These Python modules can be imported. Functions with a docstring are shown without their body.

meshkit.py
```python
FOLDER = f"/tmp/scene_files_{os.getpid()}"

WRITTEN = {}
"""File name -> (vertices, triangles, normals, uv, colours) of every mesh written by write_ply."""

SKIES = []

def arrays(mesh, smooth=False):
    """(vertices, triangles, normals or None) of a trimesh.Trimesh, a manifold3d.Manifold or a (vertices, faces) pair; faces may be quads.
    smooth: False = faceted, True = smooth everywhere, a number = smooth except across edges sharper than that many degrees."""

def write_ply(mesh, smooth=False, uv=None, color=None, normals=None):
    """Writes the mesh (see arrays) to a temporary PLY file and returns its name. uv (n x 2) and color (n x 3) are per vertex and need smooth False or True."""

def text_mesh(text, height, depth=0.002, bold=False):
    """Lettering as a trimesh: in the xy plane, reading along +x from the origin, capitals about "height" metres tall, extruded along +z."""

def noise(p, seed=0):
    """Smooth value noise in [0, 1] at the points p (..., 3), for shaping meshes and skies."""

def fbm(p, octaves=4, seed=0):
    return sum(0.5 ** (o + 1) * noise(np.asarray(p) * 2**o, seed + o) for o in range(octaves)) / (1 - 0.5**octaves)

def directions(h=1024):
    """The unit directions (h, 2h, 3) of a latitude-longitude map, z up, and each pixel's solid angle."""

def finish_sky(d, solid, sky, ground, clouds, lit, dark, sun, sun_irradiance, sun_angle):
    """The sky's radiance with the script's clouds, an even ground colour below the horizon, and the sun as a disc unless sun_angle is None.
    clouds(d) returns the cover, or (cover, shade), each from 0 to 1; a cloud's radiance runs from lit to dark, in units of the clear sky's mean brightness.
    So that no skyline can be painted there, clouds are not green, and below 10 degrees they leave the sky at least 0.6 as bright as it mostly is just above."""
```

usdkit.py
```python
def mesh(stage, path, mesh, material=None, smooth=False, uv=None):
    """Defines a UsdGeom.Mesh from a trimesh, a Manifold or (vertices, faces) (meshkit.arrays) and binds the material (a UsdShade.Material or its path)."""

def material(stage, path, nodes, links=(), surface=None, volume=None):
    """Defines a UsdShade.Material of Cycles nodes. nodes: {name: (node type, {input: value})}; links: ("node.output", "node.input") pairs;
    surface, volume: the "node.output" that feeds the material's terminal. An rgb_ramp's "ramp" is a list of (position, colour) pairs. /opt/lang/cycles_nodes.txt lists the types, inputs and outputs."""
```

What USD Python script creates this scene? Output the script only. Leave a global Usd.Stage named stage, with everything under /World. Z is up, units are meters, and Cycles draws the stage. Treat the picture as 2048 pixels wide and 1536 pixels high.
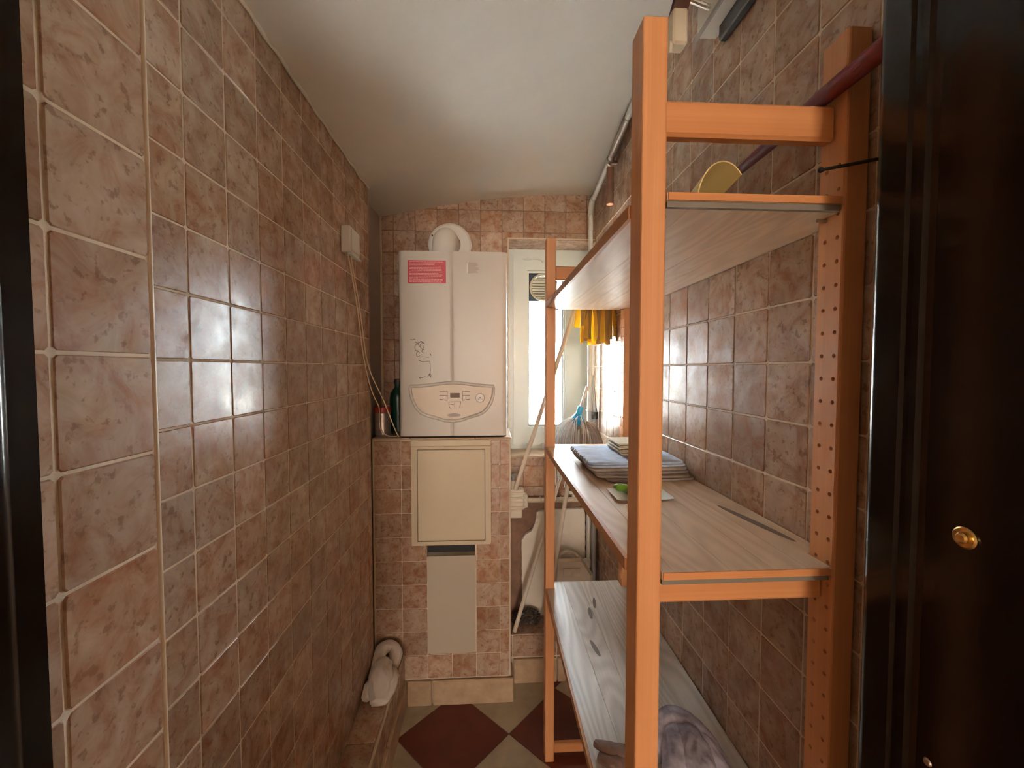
import math, random
import numpy as np, trimesh, usdkit, meshkit, manifold3d
import shapely.geometry as sg
from shapely import affinity
from shapely.ops import unary_union
from pxr import Usd, UsdGeom, UsdLux, UsdShade, Gf, Sdf

random.seed(4)
rng = np.random.default_rng(4)
PI = math.pi
H = 1.41                       # eye height above the floor
stage = Usd.Stage.CreateInMemory()
UsdGeom.SetStageUpAxis(stage, 'Z')
UsdGeom.SetStageMetersPerUnit(stage, 1.0)
UsdGeom.Xform.Define(stage, '/World')
UsdGeom.Scope.Define(stage, '/World/Looks')

# ---------------------------------------------------------------- camera, sky, lamp, exposure
F_PX = 813.0
YAW = math.atan((1024 - 979) / F_PX)
PIT = math.atan((768 - 737) / F_PX * math.cos(YAW))
cR = np.array([math.cos(YAW), -math.sin(YAW), 0])
cF = np.array([math.sin(YAW) * math.cos(PIT), math.cos(YAW) * math.cos(PIT), -math.sin(PIT)])
cU = np.cross(cR, cF)
cam = UsdGeom.Camera.Define(stage, '/World/camera')
cam.CreateHorizontalApertureAttr(36.0)
cam.CreateVerticalApertureAttr(27.0)
cam.CreateFocalLengthAttr(36.0 * F_PX / 2048)
cam.CreateClippingRangeAttr(Gf.Vec2f(0.02, 1000))
cam.CreateExposureAttr(1.0)
M4 = Gf.Matrix4d(*cR, 0, *cU, 0, *(-cF), 0, 0, 0, H, 1)
cam.AddTransformOp().Set(M4)

def mat(name, nodes, links=(), surface='p.BSDF', volume=None):
    return usdkit.material(stage, '/World/Looks/' + name, nodes, links, surface=surface, volume=volume)

# hazy white daylight outside the little window
dome = UsdLux.DomeLight.Define(stage, '/World/sky')
dome.CreateIntensityAttr(12.5)
dome.CreateColorAttr(Gf.Vec3f(0.86, 0.95, 1.0))
# out-of-view sun, placed behind the building to brighten the ceiling off the pale ground outside, and none of it enters the window directly
sun = UsdLux.DistantLight.Define(stage, '/World/sun')
sun.CreateIntensityAttr(40.0)
sun.CreateNormalizeAttr(True)
sun.CreateAngleAttr(0.6)
sun.CreateColorAttr(Gf.Vec3f(1.0, 0.97, 0.92))
sun.AddRotateXYZOp().Set(Gf.Vec3f(38.0, 14.0, 0.0))      # shines down and towards +y
# unseen warm light behind the camera, placed to light the boiler and posts (its frame is built further down)
REAR_LIGHT = (-.10, -6.45, 1.55)
rear_light = UsdLux.RectLight.Define(stage, '/World/hall_window_light')
rear_light.CreateWidthAttr(1.3)
rear_light.CreateHeightAttr(1.7)
rear_light.CreateIntensityAttr(17.5)
rear_light.CreateColorAttr(Gf.Vec3f(1.0, 0.85, 0.72))
rear_light.AddTranslateOp().Set(Gf.Vec3d(*REAR_LIGHT))
rear_light.AddRotateXOp().Set(90.0)          # shines along +y, towards the doorway

# ---------------------------------------------------------------- helpers
def proj(p):
    p = np.asarray(p, float) - [0, 0, H]
    z = p @ cF
    if z < 1e-3: return None
    return 1024 + F_PX * (p @ cR) / z, 768 - F_PX * (p @ cU) / z

used = {}
def path_for(name, parent):
    base = parent.GetPath().pathString if parent is not None else '/World'
    k = used.get((base, name), 0)
    used[(base, name)] = k + 1
    return base + '/' + (name if k == 0 else '%s_%03d' % (name, k))

def tag(p, label=None, cat=None, group=None, kind=None):
    for k, v in (('label', label), ('category', cat), ('group', group), ('kind', kind)):
        if v: p.SetCustomDataByKey(k, v)
    return p

def obj(name, mesh, m, parent=None, smooth=30, **kw):
    if isinstance(mesh, MB): mesh = mesh.mesh()
    return tag(usdkit.mesh(stage, path_for(name, parent), mesh, m, smooth=smooth).GetPrim(), **kw)

def thing(name, label=None, cat=None, group=None, kind=None, parent=None):
    return tag(UsdGeom.Xform.Define(stage, path_for(name, parent)).GetPrim(), label, cat, group, kind)

def e(z): return z + H

def cbox(x0, x1, y0, y1, z0, z1, b=0.0):
    if b <= 0:
        m = trimesh.creation.box([x1 - x0, y1 - y0, z1 - z0])
        m.apply_translation([(x0 + x1) / 2, (y0 + y1) / 2, (z0 + z1) / 2])
        return m
    b = min(b, (x1 - x0) * .45, (y1 - y0) * .45, (z1 - z0) * .45)
    pts = []
    for sx in (0, 1):
        for sy in (0, 1):
            for sz in (0, 1):
                x, y, z = (x0, x1)[sx], (y0, y1)[sy], (z0, z1)[sz]
                ix, iy, iz = (b, -b)[sx], (b, -b)[sy], (b, -b)[sz]
                pts += [(x, y + iy, z + iz), (x + ix, y, z + iz), (x + ix, y + iy, z)]
    return trimesh.convex.convex_hull(np.array(pts))

def tube(path, r, n=10, caps=True):
    P = np.asarray(path, float)
    rr = np.broadcast_to(np.asarray(r, float), (len(P),))
    T = np.gradient(P, axis=0); T /= np.linalg.norm(T, axis=1, keepdims=True) + 1e-12
    up = np.array([0, 0, 1.0]) if abs(T[0][2]) < .9 else np.array([1.0, 0, 0])
    N = np.cross(T[0], up); N /= np.linalg.norm(N)
    V = []
    for i in range(len(P)):
        N = N - T[i] * (N @ T[i]); N /= np.linalg.norm(N)
        B = np.cross(T[i], N)
        for k in range(n):
            a = 2 * PI * k / n
            V.append(P[i] + rr[i] * (N * math.cos(a) + B * math.sin(a)))
    Fc = []
    for i in range(len(P) - 1):
        for k in range(n):
            a, b = i * n + k, i * n + (k + 1) % n
            Fc += [(a, b, b + n), (a, b + n, a + n)]
    if caps:
        V.append(P[0]); V.append(P[-1]); c0, c1 = len(V) - 2, len(V) - 1
        o = (len(P) - 1) * n
        for k in range(n):
            Fc += [(c0, (k + 1) % n, k), (c1, o + k, o + (k + 1) % n)]
    m = trimesh.Trimesh(np.array(V), np.array(Fc), process=False)
    return m

def curve(pts, n=24):
    from scipy.interpolate import CubicSpline
    P = np.asarray(pts, float)
    t = np.r_[0, np.cumsum(np.linalg.norm(np.diff(P, axis=0), axis=1))]
    return CubicSpline(t, P)(np.linspace(0, t[-1], n))

def lathe(prof, n=28, at=(0, 0, 0), axis='z'):
    m = trimesh.creation.revolve(np.array(prof, float), sections=n)
    if axis == 'y': m.apply_transform(trimesh.transformations.rotation_matrix(-PI / 2, [1, 0, 0]))
    if axis == '-y': m.apply_transform(trimesh.transformations.rotation_matrix(PI / 2, [1, 0, 0]))
    if axis == 'x': m.apply_transform(trimesh.transformations.rotation_matrix(PI / 2, [0, 1, 0]))
    if axis == '-x': m.apply_transform(trimesh.transformations.rotation_matrix(-PI / 2, [0, 1, 0]))
    m.apply_translation(at)
    m.fix_normals()
    return m

def extr(poly, depth):
    parts = [trimesh.creation.extrude_polygon(g, depth, engine='earcut') for g in getattr(poly, 'geoms', [poly]) if g.area > 1e-9]
    return trimesh.util.concatenate(parts)

def place(m, o, u, v, n):
    """mesh in local (u, v, n) axes -> world"""
    m = m.copy()
    T = np.eye(4); T[:3, 0], T[:3, 1], T[:3, 2], T[:3, 3] = u, v, n, o
    m.apply_transform(T)
    if np.linalg.det(T[:3, :3]) < 0: m.invert()
    return m

def cat(*ms): return trimesh.util.concatenate([m for m in ms])

class MB:
    def __init__(s): s.m = []
    def add(s, *ms): s.m += ms; return s
    def mesh(s): return cat(*s.m)

def ribbon(path, w, th, side=(1, 0, 0)):
    """flat strip along path, width along side"""
    P = np.asarray(path, float); S = np.asarray(side, float); S /= np.linalg.norm(S)
    T = np.gradient(P, axis=0); T /= np.linalg.norm(T, axis=1, keepdims=True)
    w = np.broadcast_to(np.asarray(w, float), (len(P),))
    V, Fc = [], []
    for i in range(len(P)):
        N = np.cross(S, T[i]); N /= np.linalg.norm(N) + 1e-12
        for a, b in ((-1, -1), (1, -1), (1, 1), (-1, 1)):
            V.append(P[i] + S * a * w[i] / 2 + N * b * th / 2)
    for i in range(len(P) - 1):
        for k in range(4):
            a, b = i * 4 + k, i * 4 + (k + 1) % 4
            Fc += [(a, b, b + 4), (a, b + 4, a + 4)]
    o = (len(P) - 1) * 4
    Fc += [(0, 2, 1), (0, 3, 2), (o, o + 1, o + 2), (o, o + 2, o + 3)]
    return trimesh.Trimesh(np.array(V), np.array(Fc), process=False)

# ---------------------------------------------------------------- materials
def simple(name, col, rough=.5, metal=0., spec=.5, bump=0., bscale=60., vary=0., vscale=8.):
    n = {'g': ('geometry', {}), 'p': ('principled_bsdf', {'base_color': col, 'roughness': rough, 'metallic': metal, 'specular_ior_level': spec})}
    l = []
    if vary:
        n['n'] = ('noise_texture', {'scale': vscale, 'detail': 4.0, 'roughness': .6})
        lo, hi = [c * (1 - vary) for c in col], [min(1, c * (1 + vary)) for c in col]
        n['r'] = ('rgb_ramp', {'ramp': [(.3, lo), (.7, hi)]})
        l += [('g.position', 'n.vector'), ('n.fac', 'r.fac'), ('r.color', 'p.base_color')]
    if bump:
        n['bn'] = ('noise_texture', {'scale': bscale, 'detail': 3.0})
        n['b'] = ('bump', {'strength': bump, 'distance': .002})
        l += [('g.position', 'bn.vector'), ('bn.fac', 'b.height'), ('b.normal', 'p.normal')]
    return mat(name, n, l)

def tile_mat(name, pale, mid, rust, rough=.25):
    """mottled terracotta glaze: pale ground, rusty clouds, small dark flecks; each tile shifted by its own random number"""
    n = {'g': ('geometry', {}), 'o': ('object_info', {}),
         's': ('math', {'math_type': 'multiply', 'value2': 37.0}),
         'v': ('vector_math', {'vector_math_type': 'add', 'math_type': 'add'}),
         'n1': ('noise_texture', {'scale': 19.0, 'detail': 4.0, 'roughness': .68, 'distortion': .8}),
         'r1': ('rgb_ramp', {'ramp': [(.34, pale), (.5, mid), (.66, rust)]}),
         'n2': ('noise_texture', {'scale': 75.0, 'detail': 3.0, 'roughness': .6, 'distortion': .15}),
         'r2': ('rgb_ramp', {'ramp': [(.57, (0, 0, 0)), (.65, (1, 1, 1))]}),
         'k': ('math', {'math_type': 'multiply', 'value2': .62}),
         'mx': ('mix', {'mix_type': 'mix', 'color2': tuple(c * .62 for c in rust)}),
         'hv': ('hsv', {'hue': .5, 'saturation': 1.0}),
         'mr': ('map_range', {'from_min': 0., 'from_max': 1., 'to_min': .86, 'to_max': 1.14}),
         'n3': ('noise_texture', {'scale': 24.0, 'detail': 2.0, 'roughness': .5}),
         'b': ('bump', {'strength': .10, 'distance': .003}),
         'rr': ('map_range', {'from_min': .3, 'from_max': .7, 'to_min': rough - .07, 'to_max': rough + .10}),
         'p': ('principled_bsdf', {'specular_ior_level': .5})}
    l = [('o.random', 's.value1'), ('g.position', 'v.vector1'), ('s.value', 'v.vector2'),
         ('v.vector', 'n1.vector'), ('n1.fac', 'r1.fac'), ('v.vector', 'n2.vector'), ('n2.fac', 'r2.fac'), ('r2.color', 'k.value1'),
         ('r1.color', 'mx.color1'), ('k.value', 'mx.fac'), ('mx.color', 'hv.color'), ('o.random', 'mr.value'), ('mr.result', 'hv.value'),
         ('hv.color', 'p.base_color'), ('v.vector', 'n3.vector'), ('n3.fac', 'b.height'), ('b.normal', 'p.normal'),
         ('n3.fac', 'rr.value'), ('rr.result', 'p.roughness')]
    del n['v'][1]['vector_math_type']
    return mat(name, n, l)

M = {}
M['tile_a'] = tile_mat('tile_a', (.47, .345, .255), (.41, .265, .18), (.31, .145, .08))
M['tile_b'] = tile_mat('tile_b', (.49, .37, .28), (.44, .30, .215), (.35, .18, .105))
M['tile_c'] = tile_mat('tile_c', (.44, .315, .215), (.385, .235, .15), (.32, .14, .07))
TILES = ['tile_a', 'tile_b', 'tile_c']
M['grout'] = simple('grout', (.66, .54, .41), .8, bump=.3, bscale=300, vary=.15, vscale=12)
M['trim'] = simple('trim_cream', (.62, .50, .36), .35)
M['plaster'] = simple('ceiling_plaster', (.70, .68, .62), .75, bump=.15, bscale=25, vary=.05, vscale=3)
M['brown_plaster'] = simple('brown_plaster', (.26, .15, .10), .9, bump=.5, bscale=80, vary=.25, vscale=14)
M['recess'] = simple('recess_plaster', (.50, .40, .34), .9)
M['hall'] = simple('hall_paint', (.55, .46, .36), .85)
M['red_tile'] = simple('red_floor_tile', (.13, .022, .012), .38, bump=.1, bscale=30, vary=.2, vscale=10)
M['cream_tile'] = simple('cream_floor_tile', (.44, .37, .26), .4, bump=.1, bscale=30, vary=.18, vscale=9)
M['skirt'] = simple('skirting_tile', (.46, .32, .20), .4, bump=.1, bscale=30, vary=.18, vscale=16)
M['floor_grout'] = simple('floor_grout', (.22, .18, .13), .85)
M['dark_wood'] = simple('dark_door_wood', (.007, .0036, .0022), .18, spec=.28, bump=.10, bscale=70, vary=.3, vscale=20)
M['enamel'] = simple('boiler_enamel', (.56, .525, .475), .36, bump=.02, bscale=8)
M['enamel_panel'] = simple('control_plastic', (.66, .56, .45), .4)
M['grey_plastic'] = simple('grey_plastic', (.36, .32, .30), .4)
M['groove'] = simple('grey_board_groove', (.20, .17, .135), .6)
M['white_plastic'] = simple('white_plastic', (.72, .68, .62), .4)
M['pvc'] = simple('window_pvc', (.72, .79, .77), .3)
M['beige_metal'] = simple('beige_painted_metal', (.60, .50, .345), .45, bump=.05, bscale=150)
M['beige_board'] = simple('beige_board', (.47, .395, .30), .6, bump=.1, bscale=120)
M['black'] = simple('black_gap', (.012, .011, .012), .6)
M['red_label'] = simple('red_label', (.52, .035, .06), .4)
M['pale_ink'] = simple('pale_print', (.80, .42, .40), .5)
M['ink'] = simple('dark_ink', (.10, .07, .06), .6)
M['residue'] = simple('label_residue', (.50, .43, .39), .7)
M['brown_lcd'] = simple('display_window', (.16, .10, .07), .55)
M['badge'] = simple('badge', (.30, .22, .20), .3)
M['steel'] = simple('steel', (.62, .60, .56), .28, metal=1.)
M['brass'] = simple('brass', (.72, .52, .20), .22, metal=1.)
M['pipe'] = simple('painted_pipe', (.66, .66, .60), .35, bump=.06, bscale=60)
M['pipe_dirty'] = simple('dirty_pipe', (.55, .47, .36), .5, vary=.2, vscale=25)
M['foam'] = simple('polystyrene', (.80, .74, .64), .85, bump=.4, bscale=220, vary=.06)
M['jug'] = simple('jug_plastic', (.55, .47, .36), .4)
M['cap'] = simple('jug_cap', (.72, .64, .52), .4)
M['blue_cloth'] = simple('blue_white_cloth', (.50, .60, .78), .85, bump=.3, bscale=220, vary=.22, vscale=22)
M['taupe_cloth'] = simple('taupe_cloth', (.38, .31, .26), .9, bump=.3, bscale=200, vary=.15, vscale=20)
M['taupe2_cloth'] = simple('grey_brown_cloth', (.27, .225, .205), .9, bump=.3, bscale=200, vary=.2, vscale=20)
M['cream_bag'] = simple('cream_bag', (.66, .56, .40), .7)
M['white_rag'] = simple('white_rag', (.72, .66, .60), .9, bump=.15, bscale=140, vary=.06)
M['violet_rag'] = simple('violet_rag', (.40, .37, .44), .9, bump=.15, bscale=160, vary=.5, vscale=22)
M['brown_rag'] = simple('brown_rag', (.24, .155, .125), .9, bump=.4, bscale=160, vary=.3, vscale=18)
M['dark_bag'] = simple('dark_bag', (.075, .055, .04), .35, vary=.4, vscale=30)
M['yellow'] = simple('yellow_plastic', (.72, .58, .24), .4)
M['red_pole'] = simple('dark_red_pole', (.17, .020, .028), .5)
M['brown_pole'] = simple('brown_pole', (.085, .034, .022), .45, vary=.2)
M['handle_wood'] = simple('handle_wood', (.23, .115, .075), .5, vary=.2, vscale=30)
M['cut_end'] = simple('cut_wood_end', (.85, .45, .25), .6)
M['pale_pole'] = simple('pale_pole', (.66, .58, .47), .5, vary=.08)
M['cord'] = simple('cable', (.72, .56, .38), .5)
M['tin'] = simple('tin', (.55, .50, .46), .3, metal=.7, vary=.15, vscale=60)
M['red_lid'] = simple('red_lid', (.42, .04, .04), .35)
M['green_bottle'] = simple('green_bottle', (.006, .045, .028), .3)
M['blue_plastic'] = simple('blue_plastic', (.03, .38, .72), .35)
M['string'] = simple('mop_string', (.72, .76, .78), .9)
M['string_grey'] = simple('mop_string_grey', (.40, .34, .30), .9)
M['grey_metal'] = simple('grey_metal', (.38, .38, .37), .4, metal=.5)
M['dark_grey'] = simple('dark_grey', (.05, .045, .04), .5)
M['navy'] = simple('navy_panel', (.012, .045, .075), .4)
M['louver'] = simple('vent_plastic', (.62, .57, .45), .5)
M['green_tube'] = simple('green_tube', (.16, .32, .03), .35)
M['card'] = simple('white_card', (.72, .74, .70), .5)
M['clear_plastic'] = mat('clear_blister', {'t': ('transparent_bsdf', {'color': (.94, .96, .95)}), 'gl': ('glossy_bsdf', {'color': (1, 1, 1), 'roughness': .08}), 'f': ('fresnel', {'IOR': 1.6}), 'm': ('mix_closure', {})},
                         [('f.fac', 'm.fac'), ('t.BSDF', 'm.closure1'), ('gl.BSDF', 'm.closure2')], surface='m.closure')
M['glass'] = mat('window_glass', {'t': ('transparent_bsdf', {'color': (.96, .98, .98)}), 'gl': ('glossy_bsdf', {'color': (1, 1, 1), 'roughness': .02}), 'f': ('fresnel', {'IOR': 1.45}), 'm': ('mix_closure', {})},
                 [('f.fac', 'm.fac'), ('t.BSDF', 'm.closure1'), ('gl.BSDF', 'm.closure2')], surface='m.closure')
# thin yellow mop sheets: part of the daylight passes through them
M['yellow_strip'] = mat('yellow_strip', {'d': ('principled_bsdf', {'base_color': (.62, .40, .06), 'roughness': .7}), 't': ('translucent_bsdf', {'color': (.80, .58, .05)}), 'm': ('mix_closure', {'fac': .5})},
                        [('d.BSDF', 'm.closure1'), ('t.BSDF', 'm.closure2')], surface='m.closure')
M['shaded_strip'] = mat('shaded_strip', {'d': ('principled_bsdf', {'base_color': (.40, .27, .12), 'roughness': .7}), 't': ('translucent_bsdf', {'color': (.42, .27, .06)}), 'm': ('mix_closure', {'fac': .35})},  # darker copy for mop strips in shadow, the shade is in the colour
                       [('d.BSDF', 'm.closure1'), ('t.BSDF', 'm.closure2')], surface='m.closure')

def wood(name, light, dark, stretch, scale, rough, dist=3.0, rings=False, spec=.5):
    n = {'g': ('geometry', {}), 'o': ('object_info', {}), 's': ('math', {'math_type': 'multiply', 'value2': 11.0}),
         'v': ('vector_math', {'math_type': 'add'}),
         'm': ('mapping', {'mapping_type': 'point', 'scale': stretch}),
         'w': ('wave_texture', {'wave_type': 'rings' if rings else 'bands', 'bands_direction': 'x', 'rings_direction': 'z' if rings else 'x', 'scale': scale, 'distortion': dist, 'detail': 2.0, 'detail_scale': 1.2}),
         'f': ('noise_texture', {'scale': 90.0, 'detail': 4.0}),
         'ad': ('mix_float', {'fac': .30}),
         'r': ('rgb_ramp', {'ramp': [(.15, light), (.55, tuple(.6 * a + .4 * b for a, b in zip(light, dark))), (.9, dark)]}),
         'b': ('bump', {'strength': .08, 'distance': .001}),
         'p': ('principled_bsdf', {'roughness': rough, 'specular_ior_level': spec})}
    l = [('o.random', 's.value1'), ('g.position', 'v.vector1'), ('s.value', 'v.vector2'), ('v.vector', 'm.vector'), ('m.vector', 'w.vector'), ('m.vector', 'f.vector'),
         ('w.fac', 'ad.a'), ('f.fac', 'ad.b'), ('ad.result', 'r.fac'), ('r.color', 'p.base_color'), ('ad.result', 'b.height'), ('b.normal', 'p.normal')]
    return mat(name, n, l)
def grain(name, pale, dark, stretch, scale, k, rough, fibre=.45, ring=.55):
    """contour-line wood grain: a smooth stretched noise cut into rings, plus fine stretched fibres"""
    fs = tuple(v * (1 if v < .5 else 5) for v in stretch)
    n = {'g': ('geometry', {}), 'o': ('object_info', {}), 's': ('math', {'math_type': 'multiply', 'value2': 23.0}), 'v': ('vector_math', {'math_type': 'add'}),
         'm': ('mapping', {'mapping_type': 'point', 'scale': stretch}), 'm2': ('mapping', {'mapping_type': 'point', 'scale': fs}),
         'n1': ('noise_texture', {'scale': scale, 'detail': 1.5, 'roughness': .4}), 'k1': ('math', {'math_type': 'multiply', 'value2': k}), 'sn': ('math', {'math_type': 'sine'}),
         'mr': ('map_range', {'from_min': -1., 'from_max': 1., 'to_min': 0., 'to_max': ring}),
         'n2': ('noise_texture', {'scale': 60.0, 'detail': 4.0, 'roughness': .6}), 'k2': ('math', {'math_type': 'multiply', 'value2': fibre}), 'ad': ('math', {'math_type': 'add', 'use_clamp': True}),
         'r': ('rgb_ramp', {'ramp': [(.12, pale), (.85, dark)]}), 'b': ('bump', {'strength': .06, 'distance': .001}), 'p': ('principled_bsdf', {'roughness': rough})}
    l = [('o.random', 's.value1'), ('g.position', 'v.vector1'), ('s.value', 'v.vector2'), ('v.vector', 'm.vector'), ('v.vector', 'm2.vector'), ('m.vector', 'n1.vector'), ('n1.fac', 'k1.value1'), ('k1.value', 'sn.value1'),
         ('sn.value', 'mr.value'), ('m2.vector', 'n2.vector'), ('n2.fac', 'k2.value1'), ('mr.result', 'ad.value1'), ('k2.value', 'ad.value2'), ('ad.value', 'r.fac'), ('r.color', 'p.base_color'), ('ad.value', 'b.height'), ('b.normal', 'p.normal')]
    return mat(name, n, l)
M['pine'] = grain('orange_pine', (.76, .37, .165), (.60, .255, .095), (1, 1, .05), 22, 14, .42, .6, .35)
M['pine_x'] = grain('orange_pine_rail', (.70, .32, .13), (.56, .22, .075), (.05, 1, 1), 22, 14, .42, .6, .35)
M['board'] = grain('tan_board', (.74, .555, .385), (.58, .41, .265), (1, .14, .6), 9, 90, .36, .5, .4)
M['board_pale'] = grain('pale_board', (.72, .66, .57), (.45, .40, .33), (1, .17, .5), 7.5, 120, .36, .45, .34)
M['board_edge'] = wood('orange_board_edge', (.58, .27, .10), (.45, .18, .06), (1, .06, 1), 18, .45, 2.0)

# ---------------------------------------------------------------- tiled surfaces
def tile_mesh(w, h, t, r, b):
    def ring(ins, z):
        x, y, q = w / 2 - ins, h / 2 - ins, max(r - ins * .3, .001)
        return [(-x + q, -y, z), (x - q, -y, z), (x, -y + q, z), (x, y - q, z), (x - q, y, z), (-x + q, y, z), (-x, y - q, z), (-x, -y + q, z)]
    V = ring(0, 0) + ring(0, t - b) + ring(b, t)
    Fc = []
    for k in range(2):
        for i in range(8):
            a, c = k * 8 + i, k * 8 + (i + 1) % 8
            Fc += [(a, c, c + 8), (a, c + 8, a + 8)]
    Fc += [(16, 16 + i, 17 + i) for i in range(1, 7)]
    return trimesh.Trimesh(np.array(V), np.array(Fc), process=False)

def tiles(parent, o, u, v, n, us, vs, region, gap=.0030, proud=.004, name='tile', mats=TILES, radius=.0028, bevel=.0012, margin=120, jitter=.0004):
    """tiles between the joints us x vs, cut to region (a shapely polygon in u, v); those outside the photo are joined into one part"""
    o, u, v, n = map(np.array, (o, u, v, n)); o = o.astype(float)
    rest = []
    for i in range(len(us) - 1):
        for j in range(len(vs) - 1):
            a0, a1, b0, b1 = us[i] + gap / 2, us[i + 1] - gap / 2, vs[j] + gap / 2, vs[j + 1] - gap / 2
            full = sg.box(a0, b0, a1, b1)
            cut = full.intersection(region)
            if cut.is_empty or cut.area < 6e-5: continue
            dz = rng.uniform(-jitter, jitter)
            if cut.area > .985 * full.area or (len(getattr(cut, 'geoms', [1])) == 1 and abs(cut.area - cut.envelope.area) < 1e-7):
                x0, y0, x1, y1 = cut.bounds
                m = tile_mesh(x1 - x0, y1 - y0, proud + dz, min(radius, (x1 - x0) * .3, (y1 - y0) * .3), bevel)
                R = trimesh.transformations.euler_matrix(rng.normal(0, .0025), rng.normal(0, .0025), rng.normal(0, .002))
                m.apply_transform(R); m.apply_translation([(x0 + x1) / 2, (y0 + y1) / 2, 0])
            else:
                m = extr(cut, proud + dz)
            m = place(m, o, u, v, n)
            seen = False
            for c in m.vertices[:8]:
                q = proj(c)
                if q and -margin < q[0] < 2048 + margin and -margin < q[1] < 1536 + margin: seen = True; break
            mm = M[mats[rng.integers(len(mats))]]
            if seen: obj(name, m, mm, parent, smooth=False)
            else: rest.append(m)
    if rest: obj(name + '_field', cat(*rest), M[mats[0]], parent, smooth=False, kind='stuff')

def joints(start, step, lo, hi):
    k0 = math.floor((lo - start) / step); k1 = math.ceil((hi - start) / step)
    return [start + step * k for k in range(k0, k1 + 1)]

P = .1005
WL, WN, WR, YB, YW = -.461, -.352, .503, 1.93, 2.07     # left wall, near left wall, right wall, back wall, window plane
ZROW = e(.013)

def ceil_z(x, y):
    """height of the sloping attic ceiling"""
    s = np.interp(y, [.2, 1.0, 1.2, 1.43, 1.65, 1.80, 1.93, 2.1], [.26, .26, .245, .215, .165, .135, .118, .118])
    t = (np.asarray(x) + .461) / .964
    left = np.interp(y, [.2, 1.5, 1.93], [.683, .683, .705])
    bow = .03 * np.sin(np.clip(t, 0, 1) * PI) * np.interp(y, [1.0, 1.9], [.35, 1.0])
    return H + left + s * .964 * t + bow

# ---------------------------------------------------------------- setting: floor
floor = thing('floor', 'floor of dark red and cream square tiles laid diagonally', 'floor', kind='structure')
obj('slab', cbox(-.52, .53, .2, 1.95, -.05, -.0015), M['floor_grout'], floor, smooth=False)
region = sg.box(-.505, .2, .503, 1.93)
D = .428
for i in range(-3, 5):
    for j in range(-6, 3):
        for red in (1, 0):
            cx = -.142 + D * i + (0 if red else D / 2); cy = 1.516 + D * j + (0 if red else D / 2)
            d = D / 2 - .0028
            c = sg.Polygon([(cx - d, cy), (cx, cy - d), (cx + d, cy), (cx, cy + d)]).intersection(region)
            if c.is_empty or c.area < 1e-4 or c.bounds[3] < .9: continue
            m = extr(c, .008); m.apply_translation([0, 0, -.008])
            obj('floor_tile', m, M['red_tile' if red else 'cream_tile'], floor, smooth=False)

# ---------------------------------------------------------------- left wall: far part, and the part standing out beside the door
wl = thing('wall_left', 'left wall of mottled terracotta tiles running to the boiler', 'wall', kind='structure')
obj('wall_backing', cbox(WL - .06, WL - .0012, .44, 1.60, 0, e(.72)), M['grout'], wl, smooth=False)
reg = sg.box(.45, 0.0, 1.60, e(.69))
tiles(wl, (WL - .004, 0, 0), (0, 1, 0), (0, 0, 1), (1, 0, 0), joints(.655, .0997, .45, 1.60), joints(ZROW, P, 0, 2.12), reg)
obj('recess_wall', cbox(WL - .10, -.505, 1.60, YB, 0, e(.80)), M['recess'], wl, smooth=False)
wn = thing('wall_left_near', 'tiled wall end standing out beside the left door jamb', 'wall', kind='structure')
obj('wall_backing', cbox(-.52, WN - .0012, .25, .4460, 0, e(.80)), M['grout'], wn, smooth=False)
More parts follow.
